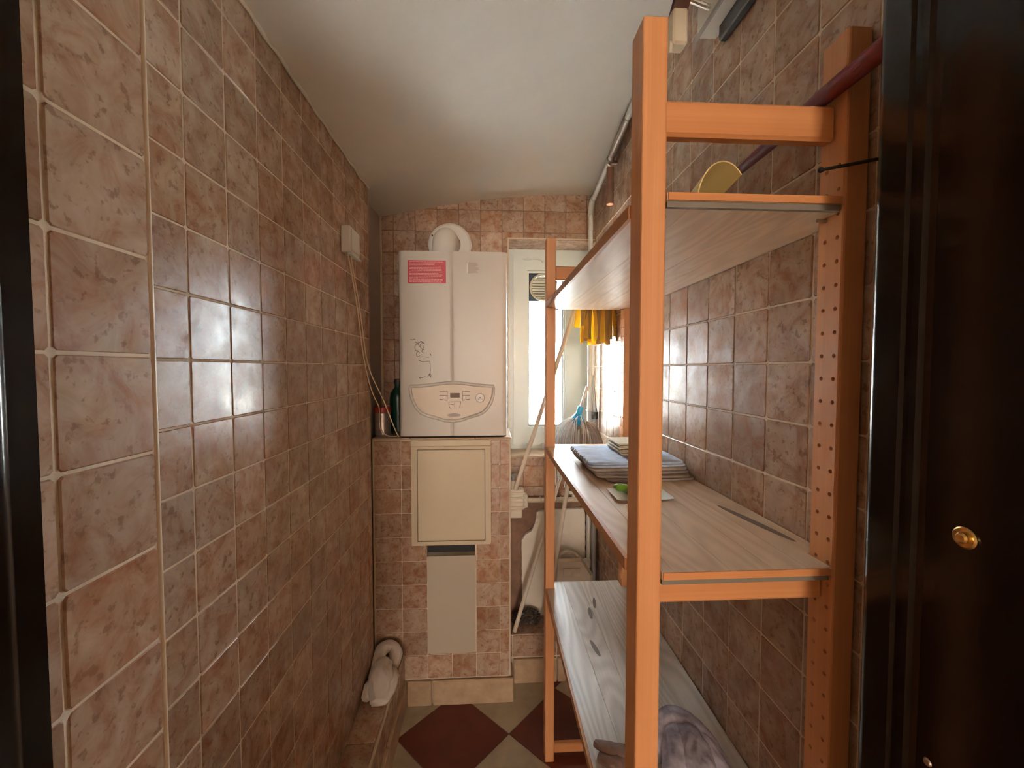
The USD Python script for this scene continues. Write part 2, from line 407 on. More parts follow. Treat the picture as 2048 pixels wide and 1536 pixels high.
tiles(wn, (WN - .004, 0, 0), (0, 1, 0), (0, 0, 1), (1, 0, 0), [.248, .348, .4485], joints(ZROW, P, 0, 2.15), sg.box(.25, 0, .4455, e(.79)), margin=200)
edge = extr(sg.Point(0, 0).buffer(.0034, 6), 2.2); edge.apply_translation([WN - .0028, .4490, 0])
obj('trim_1', edge, M['trim'], label='cream corner strip on the edge of the near left tiles', cat='trim', kind='structure')

# ---------------------------------------------------------------- right wall
wr = thing('wall_right', 'right wall of mottled terracotta tiles behind the wooden rack', 'wall', kind='structure')
obj('wall_backing', cbox(WR + .0012, WR + .07, .482, YB + .2, 0, e(1.02)), M['grout'], wr, smooth=False)
ys = np.linspace(.484, YB, 60)
reg = sg.Polygon([(.486, 0.0)] + [(YB, 0.0)] + [(y, float(ceil_z(WR, y)) + .003) for y in ys[::-1]])
tiles(wr, (WR + .004, 0, 0), (0, 1, 0), (0, 0, 1), (-1, 0, 0), joints(.612, .1003, .484, YB), joints(e(.0095), P, 0, 2.5), reg, margin=20)
te = extr(sg.Point(0, 0).buffer(.004, 6), 2.42); te.apply_translation([WR - .001, .4835, 0])
obj('trim_2', te, M['steel'], label='glossy metal corner strip between right tiles and door frame', cat='trim', kind='structure')

# ---------------------------------------------------------------- back wall with the window niche
wb = thing('wall_back', 'back wall of mottled terracotta tiles around the narrow window', 'wall', kind='structure')
NX, NT, NB = .092, e(.607), e(-.418)
xs = np.linspace(-.51, .505, 40)
whole = sg.Polygon([(-.51, 0.0), (.505, 0.0)] + [(x, float(ceil_z(x, YB)) + .02) for x in xs[::-1]])
niche = sg.box(NX, NB, .51, NT)
m = place(extr(whole.difference(niche), .20), (0, YB + .0025, 0), (1, 0, 0), (0, 0, 1), (0, 1, 0))
obj('wall_backing', m, M['brown_plaster'], wb, smooth=False)
reg = whole.difference(niche.buffer(.004, join_style=2)).intersection(sg.box(-.51, e(-.615), .505, e(1.0)))
reg = reg.difference(sg.box(-.40, 0, .085, e(.40)))
tiles(wb, (0, YB + .004, 0), (1, 0, 0), (0, 0, 1), (0, -1, 0), joints(.081 - .021, .1005, -.51, .51), joints(e(.638), P, 0, 2.4), reg, margin=20)
# niche lining: tiles on the top reveal, on the sill and along the right side
for nm, bx in (('reveal_tile', cbox(NX, .503, YB, YW + .02, NT - .003, NT + .006)), ('sill_tile', cbox(NX, .30, YB - .012, YW + .02, NB - .008, NB + .004, .002)), ('sill_tile', cbox(.303, .503, YB - .012, YW + .02, NB - .008, NB + .004, .002))):
    obj(nm, bx, M['tile_b'] if nm == 'reveal_tile' else M['skirt'], wb, smooth=False)
obj('niche_edge', cat(cbox(NX - .006, NX, YB - .004, YB + .004, NB, NT + .006), cbox(NX - .006, .50, YB - .004, YB + .004, NT, NT + .006)), M['trim'], wb, smooth=False)
obj('corner_strip', cbox(-.503, -.494, YB - .008, YB - .001, 1.1, e(.70)), M['trim'], wb, smooth=False)

# ---------------------------------------------------------------- ceiling (ruled slope with a soft roll at the back)
nx, ny = 28, 60
X, Y = np.meshgrid(np.linspace(-.56, .54, nx), np.linspace(.20, 2.12, ny))
Z = ceil_z(X, Y) + .004 * (meshkit.fbm(np.stack([X * 6, Y * 6, X * 0], -1), 3, 2) - .5)
V = np.stack([X, Y, Z], -1).reshape(-1, 3)
V2 = V + [0, 0, .05]
q = []
for j in range(ny - 1):
    for i in range(nx - 1):
        a = j * nx + i; q.append((a, a + nx, a + nx + 1, a + 1))
q = np.array(q); nv = len(V)
sides = []
bd = [i for i in range(nx)] + [nx - 1 + j * nx for j in range(1, ny)] + [(ny - 1) * nx + i for i in range(nx - 2, -1, -1)] + [j * nx for j in range(ny - 2, 0, -1)]
for a, b in zip(bd, bd[1:] + bd[:1]): sides.append((a, b, b + nv, a + nv))
allq = np.vstack([q, (q + nv)[:, ::-1], np.array(sides)])
ceil = obj('ceiling', (np.vstack([V, V2]), allq), M['plaster'], smooth=40, label='sloping cream plaster ceiling', cat='ceiling', kind='structure')
lp = [(WL + .003, y, float(ceil_z(WL, y)) - .002) for y in np.linspace(.30, 1.6, 40)]
lp = [(x, y, z + .0025 * math.sin(i * 1.7) + .0015 * math.sin(i * 4.1)) for i, (x, y, z) in enumerate(lp)]
obj('trim_3', tube(lp, .0042 + .0015 * np.sin(np.arange(40) * 2.3), 8), M['plaster'], label='uneven cream caulk line along the left ceiling edge', cat='trim', kind='structure')

# ---------------------------------------------------------------- boxed pipe along the foot of the left wall, ledge under the window
bx = thing('wall_left_boxing', 'low tiled pipe boxing along the foot of the left wall', 'boxing', kind='structure')
obj('box_core', cbox(WL, -.3605, .45, 1.672, 0, e(-1.196)), M['grout'], bx, smooth=False)
tiles(bx, (0, 0, e(-1.196)), (1, 0, 0), (0, 1, 0), (0, 0, 1), [-.461, -.366], joints(1.672, .2, .45, 1.672), sg.box(-.458, .45, -.366, 1.672), proud=.004)
tiles(bx, (-.3605, 0, 0), (0, 1, 0), (0, 0, 1), (1, 0, 0), joints(1.672, .2, .45, 1.672), [.105, e(-1.197)], sg.box(.45, .105, 1.672, e(-1.197)), proud=.003)
obj('edge_strip', cbox(-.366, -.3575, .45, 1.674, e(-1.199), e(-1.1905), .002), M['trim'], bx, smooth=False)
for k in range(4):
    obj('skirting_tile', cbox(-.3605, -.3470, 1.674 - .302 * (k + 1) + .003, 1.674 - .302 * k, .0005, .105, .003), M['skirt'], bx, smooth=False)
ld = thing('wall_back_ledge', 'low tiled ledge under the window beside the boiler pedestal', 'ledge', kind='structure')
obj('ledge_core', cbox(.090, .500, 1.778, YB, 0, e(-1.195)), M['grout'], ld, smooth=False)
tiles(ld, (0, 1.778, 0), (1, 0, 0), (0, 0, 1), (0, -1, 0), joints(.10, .2, .09, .5), [.115, e(-1.197)], sg.box(.092, .115, .498, e(-1.197)))
tiles(ld, (0, 0, e(-1.195)), (1, 0, 0), (0, 1, 0), (0, 0, 1), joints(.10, .2, .09, .5), [1.774, 1.93], sg.box(.092, 1.774, .498, 1.928))
for a, b in ((.105, .300), (.303, .497)):
    obj('skirting_tile', cbox(a, b, 1.762, 1.778, .0005, .110, .003), M['skirt'], ld, smooth=False)

# ---------------------------------------------------------------- boiler pedestal (part of the building)
pd = thing('wall_pedestal', 'tiled pedestal under the boiler with a cream access door', 'pedestal', kind='structure')
PX0, PX1, PY, PZ = -.478, .0865, 1.675, e(-.284)
core = sg.box(PX0 + .004, 0, PX1 - .004, PZ - .005)
hatch = sg.box(-.322, e(-.73), .005, e(-.290)); slot = sg.box(-.265, e(-.778), -.058, e(-.731))
obj('pedestal_core', place(extr(core.difference(sg.box(-.262, e(-.776), -.061, e(-.70))), .20), (0, PY + .0025, 0), (1, 0, 0), (0, 0, 1), (0, 1, 0)), M['grout'], pd, smooth=False)
reg = sg.box(PX0 + .005, .107, PX1 - .006, PZ - .010).difference(unary_union([hatch, slot, sg.box(-.262, e(-1.195), -.059, e(-.77))]))
tiles(pd, (0, PY + .004, 0), (1, 0, 0), (0, 0, 1), (0, -1, 0), [-.478, -.363, -.260, -.158, -.057, .042, .0865], joints(e(-.397), P, 0, PZ), reg)
# outer side (faces the window corner)
tiles(pd, (PX1 - .004, 0, 0), (0, 1, 0), (0, 0, 1), (1, 0, 0), [1.680, 1.775, 1.93], joints(e(-.397), P, 0, PZ), sg.box(1.680, .0, 1.925, PZ - .008), margin=0)
obj('corner_strip', cbox(PX1 - .007, PX1 + .001, PY - .003, PY + .005, .107, PZ - .004, .002), M['trim'], pd, smooth=False)
obj('corner_strip', cbox(PX0 - .001, PX0 + .007, PY - .003, PY + .005, e(-1.19), PZ - .004, .002), M['trim'], pd, smooth=False)
for a, b in ((PX0, -.325), (-.3235, -.06), (-.0585, PX1 + .004)):
    obj('top_tile', cbox(a, b, PY - .006, YB, PZ - .007, PZ, .002), M['skirt'], pd, smooth=False)
for a, b in ((-.3455, -.2445), (-.2405, .0985)):
    obj('skirting_tile', cbox(a, b, PY - .014, PY, .0005, .106, .0035), M['skirt'], pd, smooth=False)
obj('skirting_tile', cbox(PX1, .0985, PY, 1.76, .0005, .106, .0035), M['skirt'], pd, smooth=False)
obj('vent_slot', cbox(-.261, -.062, PY + .03, PY + .034, e(-.776), e(-.71)), M['black'], pd, smooth=False)  # black sheet painting the darkness inside the slot
bd_poly = sg.box(-.260, e(-1.190), -.061, e(-.776)).buffer(-.016).buffer(.016, quad_segs=5)
bd_poly = unary_union([bd_poly, sg.box(-.260, e(-.84), -.061, e(-.776))])
obj('vent_board', place(extr(bd_poly, .010), (0, PY + .002, 0), (1, 0, 0), (0, 0, 1), (0, -1, 0)), M['beige_board'], pd, label='plain cream board below the black slot')

hd = thing('access_door', 'cream metal access door in a frame under the boiler', 'access door')
fr = sg.box(-.320, e(-.728), .003, e(-.289)).difference(sg.box(-.2965, e(-.712), -.0185, e(-.330)))
obj('frame', place(extr(fr, .014), (0, PY + .001, 0), (1, 0, 0), (0, 0, 1), (0, -1, 0)), M['beige_metal'], hd, smooth=False)
obj('top_lip', cbox(-.322, .005, PY - .021, PY - .010, e(-.318), e(-.289), .004), M['beige_metal'], hd, smooth=False)
obj('leaf', cbox(-.2945, -.0205, PY - .011, PY - .002, e(-.7100), e(-.3325), .0015), M['beige_metal'], hd, smooth=False)
obj('gap', cbox(-.2975, -.0175, PY - .001, PY + .001, e(-.7135), e(-.329)), M['ink'], hd, smooth=False)  # dark sheet painting the shade in the gap around the leaf

# ---------------------------------------------------------------- boiler
bo = thing('boiler', 'cream wall boiler with a red sticker and curved control panel', 'boiler')
BX0, BX1, BYF, BZ0, BZ1 = -.368, .0735, 1.665, e(-.2755), e(.4715)
bw = BX1 - BX0
# front shell: two shallow bulges meeting in a shallow crease left of the middle, rounded outer edges
cols = np.r_[np.linspace(0, .06, 7), np.linspace(.08, .46, 8), np.linspace(.470, .506, 9), np.linspace(.53, .92, 8), np.linspace(.94, 1, 7)]
crease_x = .488
prof = []
for t in cols:
    edge_d = min(t, 1 - t) * bw
    yy = .020 - math.sqrt(max(0, .020 ** 2 - max(0, .020 - edge_d) ** 2))
    yy += .0045 * math.exp(-((t - crease_x) / .010) ** 2) + .004 * (2 * t - 1) ** 2
    prof.append((BX0 + t * bw, BYF + yy))
prof += [(BX1, YB - .045), (BX0, YB - .045)]
shell = extr(sg.Polygon(prof), BZ1 - BZ0); shell.apply_translation([0, 0, BZ0])
obj('case', shell, M['enamel'], bo, smooth=40)
obj('bottom_plate', cbox(BX0 + .008, BX1 - .006, BYF + .012, YB - .14, BZ0 - .0045, BZ0, 0), M['black'], bo, smooth=False)  # black strip painting the shade in the gap under the boiler
sk = obj('warning_sticker', cbox(-.3265, -.1745, BYF - .0006, BYF + .004, e(.3425), e(.4335)), M['red_label'], bo, smooth=False, label='red warning sticker with fine pale print')
rr = random.Random(7)
pr = MB()
for k in range(15):
    zz = e(.4285) - k * .0057; x = -.320
    end = -.180 - rr.choice([0, .003, .006, .012, .02, .035])
    while x < end - .004:
        w = min(rr.uniform(.003, .013), end - x)
        pr.add(cbox(x, x + w, BYF - .0009, BYF - .0004, zz - .0021, zz))
        x += w + .0016
obj('print', pr, M['pale_ink'], sk, smooth=False)
tp = sg.Polygon([(-.087, .428), (-.050, .427), (-.048, .420), (-.042, .414), (-.058, .4105), (-.044, .406), (-.040, .399), (-.056, .395), (-.044, .389), (-.050, .384), (-.055, .387), (-.087, .383)])
obj('sticker_residue', place(extr(tp, .0005), (0, BYF - .0001, H), (1, 0, 0), (0, 0, 1), (0, -1, 0)), M['residue'], bo, smooth=False, label='torn remains of a peeled sticker')
obj('sticker_edge', cbox(-.0905, -.0875, BYF - .0010, BYF + .002, e(.384), e(.424)), M['card'], bo, smooth=False)
# pen marks drawn on the left half
ink = MB()
def stroke(pts, r=.0009): ink.add(tube([(x, BYF + .0002, e(z)) for x, z in pts], r, 5))
for cx, cz, rx, rz, a0, a1 in ((-.292, .085, .009, .014, 0, 5.2), (-.272, .092, .008, .012, 1, 6.6), (-.288, .058, .007, .010, .5, 6), (-.268, .071, .005, .006, 0, 5)):
    stroke([(cx + rx * math.cos(a), cz + rz * math.sin(a)) for a in np.linspace(a0, a1, 16)])
stroke([(-.318, .118), (-.310, .116), (-.304, .120), (-.298, .117)]); stroke([(-.300, .108), (-.288, .101), (-.276, .110), (-.262, .100)], .0013)
stroke([(-.282, .046), (-.270, .048), (-.244, .045)], .0007)
stroke([(-.286, .033), (-.270, .027), (-.245, .030), (-.240, .020), (-.239, -.010), (-.241, -.022), (-.234, -.030)])
stroke([(-.243, -.020), (-.250, -.036), (-.262, -.034), (-.277, -.038)]); stroke([(-.284, -.036), (-.279, -.040)], .0014)
stroke([(-.244, -.024), (-.238, -.036)], .0015); stroke([(-.239, .060), (-.236, .052)], .0013)
obj('pen_marks', ink, M['ink'], bo, label='dark pen scribbles on the left half')
# control panel: curved shield
def shield(off=0.0):
    top = [(-.323, -.068), (-.300, -.0675), (-.27, -.066), (-.235, -.062), (-.205, -.0575), (-.175, -.0545), (-.147, -.0535), (-.119, -.0545), (-.090, -.0575), (-.058, -.0625), (-.02, -.066), (.020, -.068)]
    bot = [(.0215, -.080), (.019, -.110), (.010, -.140), (-.004, -.163), (-.022, -.182), (-.045, -.193), (-.080, -.203), (-.112, -.214), (-.147, -.2195), (-.185, -.216), (-.220, -.205), (-.255, -.195), (-.280, -.184), (-.302, -.160), (-.316, -.130), (-.3235, -.100), (-.325, -.080)]
    return sg.Polygon(top + bot).buffer(.004).buffer(-.004 - off)
outer, inner = shield(0), shield(.0085)
cp = obj('control_panel', place(extr(inner, .006), (0, BYF + .004, H), (1, 0, 0), (0, 0, 1), (0, -1, 0)), M['enamel_panel'], bo, smooth=False)
rimpts = np.array(shield(.0045).exterior.coords)[:-1]
rimpts = np.vstack([rimpts, rimpts[:2]])
rim = tube([(x, BYF - .0025, e(z)) for x, z in rimpts], .0066, 8)
rimback = place(extr(outer.difference(inner), .004), (0, BYF + .002, H), (1, 0, 0), (0, 0, 1), (0, -1, 0))
obj('panel_rim', cat(rim, rimback), M['enamel'], bo, smooth=50)
yf = BYF - .002
obj('display', cbox(-.160, -.1215, yf - .0012, yf + .001, e(-.118), e(-.100)), M['brown_lcd'], cp, smooth=False)
lines = MB()
def ln(x0, z0, x1, z1, r=.0008): lines.add(tube([(x0, yf - .0003, e(z0)), (x1, yf - .0003, e(z1))], r, 4))
for sx, c in ((-1, -.172), (1, -.110)):
    w = .031 * sx
    ln(c, -.091, c, -.130); ln(c, -.091, c + w, -.095); ln(c, -.110, c + w, -.109); ln(c, -.130, c + w, -.124)
    ln(c + w * .3, -.117, c + w * .5, -.121)
for pts in ([(-.166, -.138), (-.163, -.157), (-.155, -.163)], [(-.142, -.136), (-.142, -.165)], [(-.117, -.136), (-.122, -.160)], [(-.166, -.136), (-.117, -.135)], [(-.160, -.145), (-.146, -.148)]):
    for a, b in zip(pts, pts[1:]): ln(*a, *b)
obj('button_outlines', lines, M['ink'], cp)
for x, z in ((-.183, -.118), (-.103, -.118), (-.135, -.121)):
    obj('button', lathe([(0, 0), (.0045, 0), (.0045, .002), (0, .0026)], 14, (x, yf + .001, e(z)), '-y'), M['white_plastic'], cp)
gz = (-.0385, yf, e(-.120))
ga = obj('pressure_gauge', lathe([(0, -.001), (.0155, -.001), (.0175, .002), (.0165, .004), (.0145, .0042), (.0145, .0025), (0, .0025)], 28, gz, '-y'), M['white_plastic'], bo)
obj('gauge_rim', trimesh.creation.torus(.0170, .0017, 28, 8, transform=trimesh.transformations.translation_matrix((gz[0], gz[1] - .002, gz[2])) @ trimesh.transformations.rotation_matrix(PI / 2, [1, 0, 0])), M['grey_plastic'], ga)
obj('needle', cat(tube([(gz[0], gz[1] - .0035, gz[2]), (gz[0] - .009, gz[1] - .0035, gz[2] - .001)], .0009, 5), lathe([(0, 0), (.0028, 0), (.0022, .0016), (0, .002)], 12, (gz[0], gz[1] - .003, gz[2]), '-y'),
    tube([(gz[0] - .003, gz[1] - .003, gz[2] - .004), (gz[0] - .008, gz[1] - .003, gz[2] - .009)], .0006, 4), tube([(gz[0] + .006, gz[1] - .003, gz[2] - .006), (gz[0] + .010, gz[1] - .003, gz[2] - .004)], .0006, 4)), M['ink'], ga)
ell = affinity.scale(sg.Point(0, 0).buffer(1, 12), .0270, .0070)
obj('badge', place(cat(extr(ell, .003), extr(affinity.scale(ell, .82, .70), .0042)), (-.145, yf + .0005, e(-.190)), (1, 0, 0), (0, 0, 1), (0, -1, 0)), M['badge'], bo, smooth=False)

fl = thing('flue_pipe', 'white flue elbow rising from the boiler into the back wall', 'flue')
obj('elbow', tube(curve([(-.192, 1.775, e(.4735)), (-.192, 1.775, e(.480)), (-.192, 1.775, e(.487)), (-.192, 1.776, e(.510)), (-.191, 1.790, e(.545)), (-.190, 1.835, e(.565)), (-.189, 1.90, e(.568)), (-.189, 1.935, e(.568))], 26), .0530, 28), M['white_plastic'], fl, smooth=50)
obj('collar', lathe([(.053, 0), (.058, 0), (.058, .014), (.053, .016)], 28, (-.192, 1.775, e(.4715))), M['white_plastic'], fl)
obj('wall_rosette', lathe([(.05, -.001), (.098, -.001), (.100, .004), (.090, .012), (.062, .016), (.05, .016)], 36, (-.182, YB - .0005, e(.5735)), '-y'), M['white_plastic'], fl)
obj('wall_nail', tube([(-.262, YB + .01, e(.610)), (-.262, YB - .018, e(.613))], .0035, 7), M['dark_grey'], label='dark nail in the tiles left of the flue', cat='nail')

# ---------------------------------------------------------------- window
wd = thing('window_1', 'narrow white plastic window in the tiled niche', 'window', kind='structure')
fo = sg.box(.085, e(-.425), .512, e(.615)); so = sg.box(.122, e(-.392), .466, e(.573)); gl = sg.box(.201, e(-.295), .378, e(.485))
def ring(poly, hole, y0, y1): return place(extr(poly.difference(hole), y1 - y0), (0, y0, 0), (1, 0, 0), (0, 0, 1), (0, 1, 0))
obj('frame', ring(fo, so.buffer(-.004), YW + .012, YW + .07), M['pvc'], wd, smooth=False)
obj('sash', cat(ring(so, gl.buffer(.010, join_style=2), YW - .004, YW + .05), ring(gl.buffer(.012, join_style=2), gl, YW + .008, YW + .046)), M['pvc'], wd, smooth=False)
obj('seal', ring(gl.buffer(.0012, join_style=2), gl.buffer(-.0035, join_style=2), YW + .016, YW + .040), M['dark_grey'], wd, smooth=False)
obj('pane', cbox(.199, .380, YW + .026, YW + .032, e(-.297), e(.487)), M['glass'], wd, smooth=False)
obj('hinge_cover', cat(tube(curve([(.170, YW - .008, e(.553)), (.215, YW - .010, e(.552)), (.262, YW - .012, e(.545)), (.272, YW - .012, e(.532))], 12), .0045, 8)), M['pvc'], wd, smooth=50)  # thin curved white strip near the sash top
for x in (.190, .262): obj('hinge', cat(cbox(x, x + .022, YW - .014, YW - .004, e(-.398), e(-.383), .003), tube([(x + .011, YW - .012, e(-.41)), (x + .011, YW - .012, e(-.385))], .005, 8)), M['pvc'], wd, smooth=False)
vt = thing('window_vent', 'round louvred vent in a dark blue plate in the window', 'vent')
vc = (.274, YW + .016, e(.414))
plate = sg.box(.2015, e(.345), .3465, e(.4845)).difference(sg.Point(vc[0], vc[2]).buffer(.062, 20))
obj('plate', ring(plate, sg.Point(9, 9).buffer(.01), YW + .016, YW + .022), M['navy'], vt, smooth=False)
obj('back_grille', lathe([(0, 0), (.062, 0), (.062, .002), (0, .002)], 32, (vc[0], vc[1] + .022, vc[2]), '-y'), M['dark_grey'], vt)  # added dark disc that blocks the sky so the louvre gaps look dark
obj('vent_ring', lathe([(.060, 0), (.0700, 0), (.0700, .010), (.066, .014), (.060, .012)], 40, vc, '-y'), M['louver'], vt)
for k in range(9):
    zz = vc[2] - .052 + k * .013; hw = math.sqrt(max(0, .0605 ** 2 - (zz - vc[2]) ** 2))
    s = cbox(-hw, hw, -.0048, .0048, -.0013, .0013); s.apply_transform(trimesh.transformations.rotation_matrix(-.9, [1, 0, 0])); s.apply_translation([vc[0], vc[1] - .004, zz])
    obj('louver', s, M['louver'], vt, smooth=False)

# ---------------------------------------------------------------- shelving rack
rk = thing('shelving_rack', 'orange pine shelving rack with drilled posts and three plank shelves', 'shelf')
PXL, PXR, PW, PD = .1955, .468, .0325, .0435
YN, YFAR = .520, 1.396
ZT = e(.4445)
def post(x0, y0, inner):
    b = .003
    # front half and back half of the drilled face are set 1.5 mm apart, as on the real post
    xi = x0 + PW if inner > 0 else x0
    foot = sg.box(x0, y0, x0 + PW, y0 + PD).buffer(-b).buffer(b, quad_segs=2)
    step = sg.box(xi - .0016, y0 + .018, xi + .0016, y0 + PD + .01)
    m = extr(foot.difference(step), ZT); m = trimesh.Trimesh(m.vertices, m.faces)
    man = manifold3d.Manifold(manifold3d.Mesh(m.vertices.astype(np.float32), m.faces.astype(np.uint32)))
    cyl = manifold3d.Manifold.cylinder(.052, .0030, .0030, 8, True).rotate([0, 90, 0])
    hs = []
    for yy in (.0095, .0315):
        for k in range(52):
            hs.append(cyl.translate([xi, y0 + yy, .06 + .0318 * k]))
    try:
        r = man - manifold3d.Manifold.batch_boolean(hs, manifold3d.OpType.Add)
        if r.num_tri() > 500: return r
    except Exception: pass
    return man
for x0, s in ((PXL, 1), (PXR, -1)):
    for y0 in (YN, YFAR):
        pp = obj('post', post(x0, y0, s), M['pine'], rk, smooth=False)
for y0 in (YN, YFAR):
    for z0, z1 in ((.308, .3545), (-.3245, -.2905), (-1.397, -1.362)):
        obj('rail', cbox(PXL + PW, PXR, y0 + .0165, y0 + .036, e(z0), e(z1), .004), M['pine_x'], rk, smooth=False)
SX0, SX1, SY0, SY1 = .1935, .5005, .5205, 1.4385
notch = unary_union([sg.box(x0 - .01 if x0 < .3 else x0 - .001, y0 - .01 if y0 < 1 else y0 - .001, x0 + PW + .001 if x0 < .3 else .6, y0 + PD + .001 if y0 < 1 else y0 + PD + .02) for x0 in (PXL, PXR) for y0 in (YN, YFAR)])
for top, m_, seed in ((.2265, 'board', 0), (-.272, 'board', 1), (-.775, 'board_pale', 2)):
    sh = thing('shelf_board', parent=rk)
    r2 = random.Random(seed)
    xs_ = [SX0 + .006] + [SX0 + (SX1 - SX0) * k / 5 + r2.uniform(-.012, .012) for k in range(1, 5)] + [SX1]
    for a, b in zip(xs_, xs_[1:]):
        c = sg.box(a + .00025, SY0, b - .00025, SY1).difference(notch)
        up = extr(c, .0100); up.apply_translation([0, 0, e(top) - .0100])
        lo = extr(c.intersection(sg.box(0, SY0 + .008, 1, SY1 - .008)), .0080); lo.apply_translation([0, 0, e(top) - .018])
        obj('plank', cat(up, lo), M[m_], sh, smooth=False)
    c = sg.box(SX0, SY0, SX0 + .006, SY1).difference(notch)
    fe = extr(c, .018); fe.apply_translation([0, 0, e(top) - .018])
    obj('edge_strip', fe, M['board_edge'], sh, smooth=False, label='orange front edge of the board')
    obj('end_edge', cbox(PXL + PW + .002, PXR - .004, SY0 - .0022, SY0 - .0002, e(top) - .0098, e(top) - .0002), M['pine_x'], sh, smooth=False)
    obj('end_groove', cbox(PXL + PW + .002, PXR - .004, SY0 + .0015, SY0 + .0075, e(top) - .0178, e(top) - .0102), M['groove'], sh, smooth=False)
    for x in (PXL + PW, PXR):
        for y in (YN + .030, YFAR + .012):
            obj('pin', tube([(x - .012, y, e(top) - .021), (x + .012, y, e(top) - .021)], .0024, 7), M['steel'], sh)
    spots = {1: [(.4665, .690, .088, .0075, .16)], 2: [(.4210, .8160, .020, .0085, .1), (.318, 1.245, .030, .006, -.1), (.291, 1.085, .034, .006, .15), (.356, .905, .036, .006, .1), (.345, 1.30, .03, .005, -.2)], 0: []}[seed]
    for x, y, l, w, a in spots:
        s = affinity.rotate(affinity.scale(sg.Point(0, 0).buffer(1, 8), w, l), math.degrees(a))
        k = extr(s, .0004); k.apply_translation([x, y, e(top) - .0001])
        obj('knot', k, simple('knot_%d_%d' % (seed, int(x * 1000)), (.16, .12, .09), .4), sh, smooth=False, label='dark grey knot mark')

# ---------------------------------------------------------------- things on the shelves
def crumple(center, size, seed, amp=.35, freq=3.0, n=4, flat=True, ridged=True):
    m = trimesh.creation.icosphere(subdivisions=n)
    v = np.array(m.vertices)
    a = meshkit.fbm(v * freq * .5 + seed * 7.3, 4, seed)
    b = 1 - np.abs(2 * meshkit.fbm(v * freq + seed * 3.1 + a[:, None] * 2.2, 3, seed + 5) - 1)
    d = 1 + amp * (a - .5) * 2 + (amp * .9 * (b ** 3 - .5) if ridged else 0)
    v = v * d[:, None] * (np.array(size) / 2)
    if flat:
        z = v[:, 2]; lo = -.30 * size[2]
        v[:, 2] = np.where(z < lo, lo + (z - lo) * .04, z)
        v[:, 2] -= v[:, 2].min()
    return trimesh.Trimesh(v + np.array(center), m.faces, process=False)

def soft_slab(x0, x1, y0, y1, z0, z1, seed, wob=.006, nz=5, rot=0.):
    """one folded layer: a rounded slab whose edge rolls like a fold"""
    nu = 44
    ang = np.linspace(0, 2 * PI, nu * 2, endpoint=False)
    cx, cy, hx, hy = (x0 + x1) / 2, (y0 + y1) / 2, (x1 - x0) / 2, (y1 - y0) / 2
    pw = .16
    ox = np.sign(np.cos(ang)) * np.abs(np.cos(ang)) ** pw; oy = np.sign(np.sin(ang)) * np.abs(np.sin(ang)) ** pw
    V, Fc = [], []
    rings = []
    for t, ins in [(0, .97), (0, .99), (.25, 1.0), (.5, 1.005), (.75, 1.0), (1, .985), (1, .95), (1, .75), (1, .5), (1, .25)]:
        px, py = ox * hx * ins, oy * hy * ins
        nn = meshkit.fbm(np.stack([px * 22 + seed, py * 22, np.full_like(px, t * 2)], -1), 3, seed) - .5
        zz = z0 + (z1 - z0) * t + (nn * wob * (1.3 if t == 1 else 0.7) if t > 0 else 0)
        k = 1 + nn * wob * 4
        rings.append(np.stack([px * k, py * k, np.zeros_like(px) + zz], -1))
    for r in rings: V += list(r)
    n = len(ang)
    for i in range(len(rings) - 1):
        for k in range(n):
            a, b = i * n + k, i * n + (k + 1) % n
            Fc += [(a, b, b + n), (a, b + n, a + n)]
    V.append(np.array([0, 0, z1])); V.append(np.array([0, 0, z0]))
    o = (len(rings) - 1) * n
    for k in range(n):
        Fc += [(len(V) - 2, o + k, o + (k + 1) % n), (len(V) - 1, (k + 1) % n, k)]
    V = np.array(V); c, s = math.cos(rot), math.sin(rot)
    V[:, :2] = V[:, :2] @ np.array([[c, s], [-s, c]])
    return trimesh.Trimesh(V + [cx, cy, 0], np.array(Fc), process=False)

zs = e(-.272)
c3 = thing('folded_cloth', 'grey brown folded cloth lowest in the pile on the middle shelf', 'cloth', 'folded cloths on the middle shelf')
obj('fold', soft_slab(.275, .498, .945, 1.185, zs + .001, zs + .007, 31, .004, rot=.05), M['taupe2_cloth'], c3)
obj('fold', soft_slab(.262, .497, .955, 1.195, zs + .007, zs + .013, 32, .005, rot=-.03), M['taupe_cloth'], c3)
c2 = thing('folded_cloth', 'taupe folded cloth in the middle of the pile on the middle shelf', 'cloth', 'folded cloths on the middle shelf')
obj('fold', soft_slab(.252, .497, .965, 1.21, zs + .0135, zs + .020, 33, .003, rot=.02), M['taupe2_cloth'], c2)
obj('fold', soft_slab(.246, .495, .972, 1.215, zs + .020, zs + .027, 34, .003), M['taupe_cloth'], c2)
c1 = thing('folded_cloth', 'pale blue and white folded cloth on top of the pile', 'cloth', 'folded cloths on the middle shelf')
obj('fold', soft_slab(.243, .494, .978, 1.218, zs + .0275, zs + .033, 35, .002), M['blue_cloth'], c1)
obj('fold', soft_slab(.245, .492, .985, 1.215, zs + .033, zs + .0385, 36, .003), M['blue_cloth'], c1)
hem = MB()
for k in range(9):
    y = .992 + k * .024
    hem.add(tube([(.2425, y, zs + .0295), (.2415, y + .008, zs + .034), (.247, y + .016, zs + .038)], .0018, 5))
obj('hem_stitching', hem, M['taupe2_cloth'], c1, label='dark stitched hem along the left side')
bg = thing('paper_bag_bundle', 'cream bundle of folded bags lying on the blue cloth', 'bag')
for k in range(6):
    obj('fold', cbox(.352 - .004 * k % .007, .452, 1.055 + .012 * (k % 2), 1.20 - .006 * k, zs + .041 + k * .0052, zs + .0445 + k * .0052, .0015), M['cream_bag'], bg, smooth=False)
bl = thing('blister_pack', 'opened white blister card with a green glue tube on the middle shelf', 'packet')
g = []
